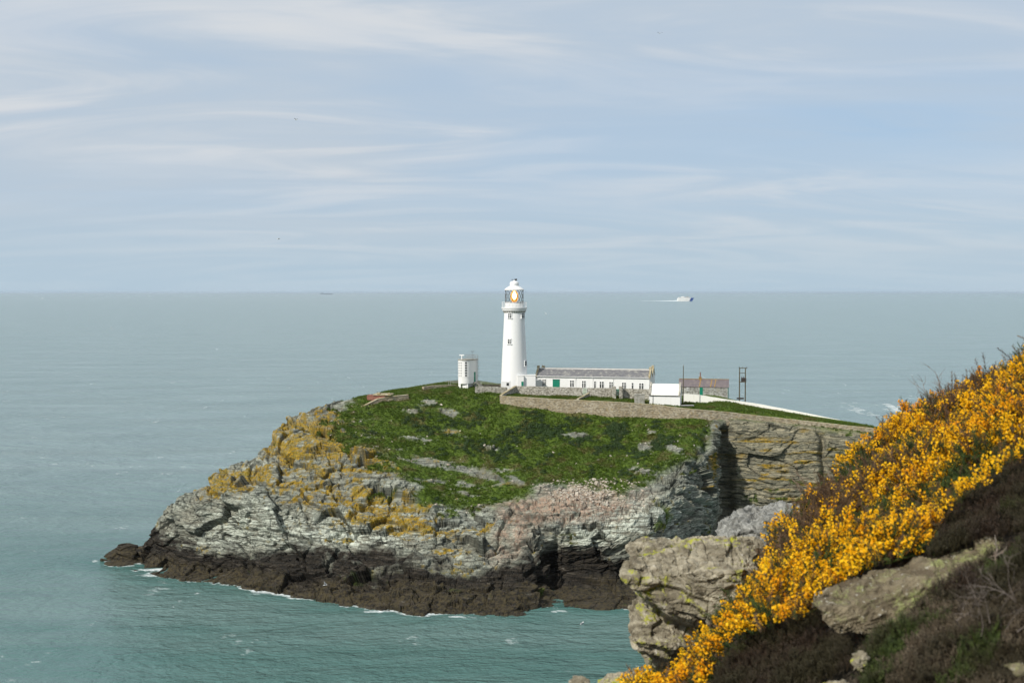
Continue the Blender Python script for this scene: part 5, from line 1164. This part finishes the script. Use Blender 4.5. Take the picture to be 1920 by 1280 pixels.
# low scrub: dark leafy cushions
def cushion(seed, n=70):
    r = np.random.default_rng(seed); V, F = [], []
    for i in range(n):
        d = r.normal(size=3); d[2] = abs(d[2]); d /= np.linalg.norm(d); p = d*r.uniform(.55, 1.0)*np.array([1, 1, .75]); u_ = r.normal(size=3); u_ -= d*(u_@d)*.6; u_ /= np.linalg.norm(u_); v_ = np.cross(d, u_)
        s = r.uniform(.13, .24); V += [p-u_*s, p+v_*s*.6, p+u_*s+d*.08, p-v_*s*.6]; b_ = len(V)-4; F.append([b_, b_+1, b_+2, b_+3])
    return np.array(V), np.array(F)
CT = [cushion(s) for s in range(4)]
M['scrub'] = leafy('scrub_leaves', (.018,.045,.010), (.05,.085,.022), (.028,.05,.014), sc=.4, trans=.15)
dens = np.clip(blob0(1140,800,190,55,8)+.8*blob0(1180,850,110,60,-20)+.4*blob0(1000,830,140,60,0)+.25*blob0(850,800,220,60,0)+.5*blob0(830,930,110,25,10)+.35*blob0(1280,800,60,60,0), 0, 1)[gf]*sstep(fbm(Gd[...,0]/5, Gd[...,1]/5, Gd[...,2]*0, 3, 66)[gf], -.12, .28)
dens2 = dens*areaw; dens2 /= dens2.sum(); n = 1700; ch = rng.choice(len(pi_), n, p=dens2); Q = Gd[pi_[ch], pj_[ch]]; vr = rng.integers(0, 4, n); Sh = rng.uniform(.3, .95, n)**1.2
keep = VL[pi_[ch], pj_[ch]] < 6.85; Q, vr, Sh = Q[keep], vr[keep], Sh[keep]; n = len(Q)
Fh = frames(np.array([[0, -.15, 1.]])+rng.normal(0, .2, (n, 3)), rng.uniform(0, 6.28, n))
V, F = join([stamp(CT[v][0], CT[v][1], Q[vr == v], Fh[vr == v], Sh[vr == v]) for v in range(4)])
tag(mesh_np('scrub', V, F, M['scrub']), 'dark low scrub scattered over the upper green slope', 'scrub', kind='stuff')
# loose stones on slope and scree
def pebble(seed):
    r = np.random.default_rng(seed); V = np.array([[x, y, z] for x in (-1, 1) for y in (-1, 1) for z in (-.5, .5)], float)*r.uniform(.55, 1.1, (8, 3)); F = np.array([[0,2,3,1],[4,5,7,6],[0,1,5,4],[2,6,7,3],[0,4,6,2],[1,3,7,5]]); return V, F[:, ::-1]
PB = [pebble(s) for s in range(6)]
M['loose'] = simple('loose_stone', (.33,.27,.20), .9, (.44,.40,.34), 1.2, .03, lo=.35, hi=.6)
allm = (VL > 3) & (VL < 6.9); ai, aj = np.where(allm)
dn = (2.2*scree*pink+.8*blob0(1090,905,120,10,0)+.15*outc+.012*grass)[allm]; dn = dn/dn.sum(); n = 1100; ch = rng.choice(len(ai), n, p=dn); Q = Gd[ai[ch], aj[ch]]; vr = rng.integers(0, 6, n); Sh = .10+.22*rng.random(n)**2.5+.25*(rng.random(n) < .02)
Fh = frames(rng.normal(0, .5, (n, 3))+np.array([[0, 0, 1.]]), rng.uniform(0, 6.28, n))
V, F = join([stamp(PB[v][0], PB[v][1], Q[vr == v], Fh[vr == v], Sh[vr == v]) for v in range(6)])
tag(mesh_np('loose_stones', V, F, M['loose']), 'loose pale stones scattered on the scree and green slope', 'stones', kind='stuff')

# ================================================================== HAZE
hz = bpy.data.materials.new('haze'); hz.use_nodes = True; t = NT(hz.node_tree)
for n_ in list(t.n): t.n.remove(n_)
pv = t.new('ShaderNodeVolumePrincipled'); pv.inputs['Color'].default_value = (.76,.88,1.0,1); pv.inputs['Density'].default_value = 1.1e-5; pv.inputs['Anisotropy'].default_value = .2
t.new('ShaderNodeOutputMaterial', i_Volume=pv.outputs[0])
o = MB().box(-82000, 82000, -82000, 82000, -8.5, 71.0).build('haze', hz); tag(o, kind='stuff')
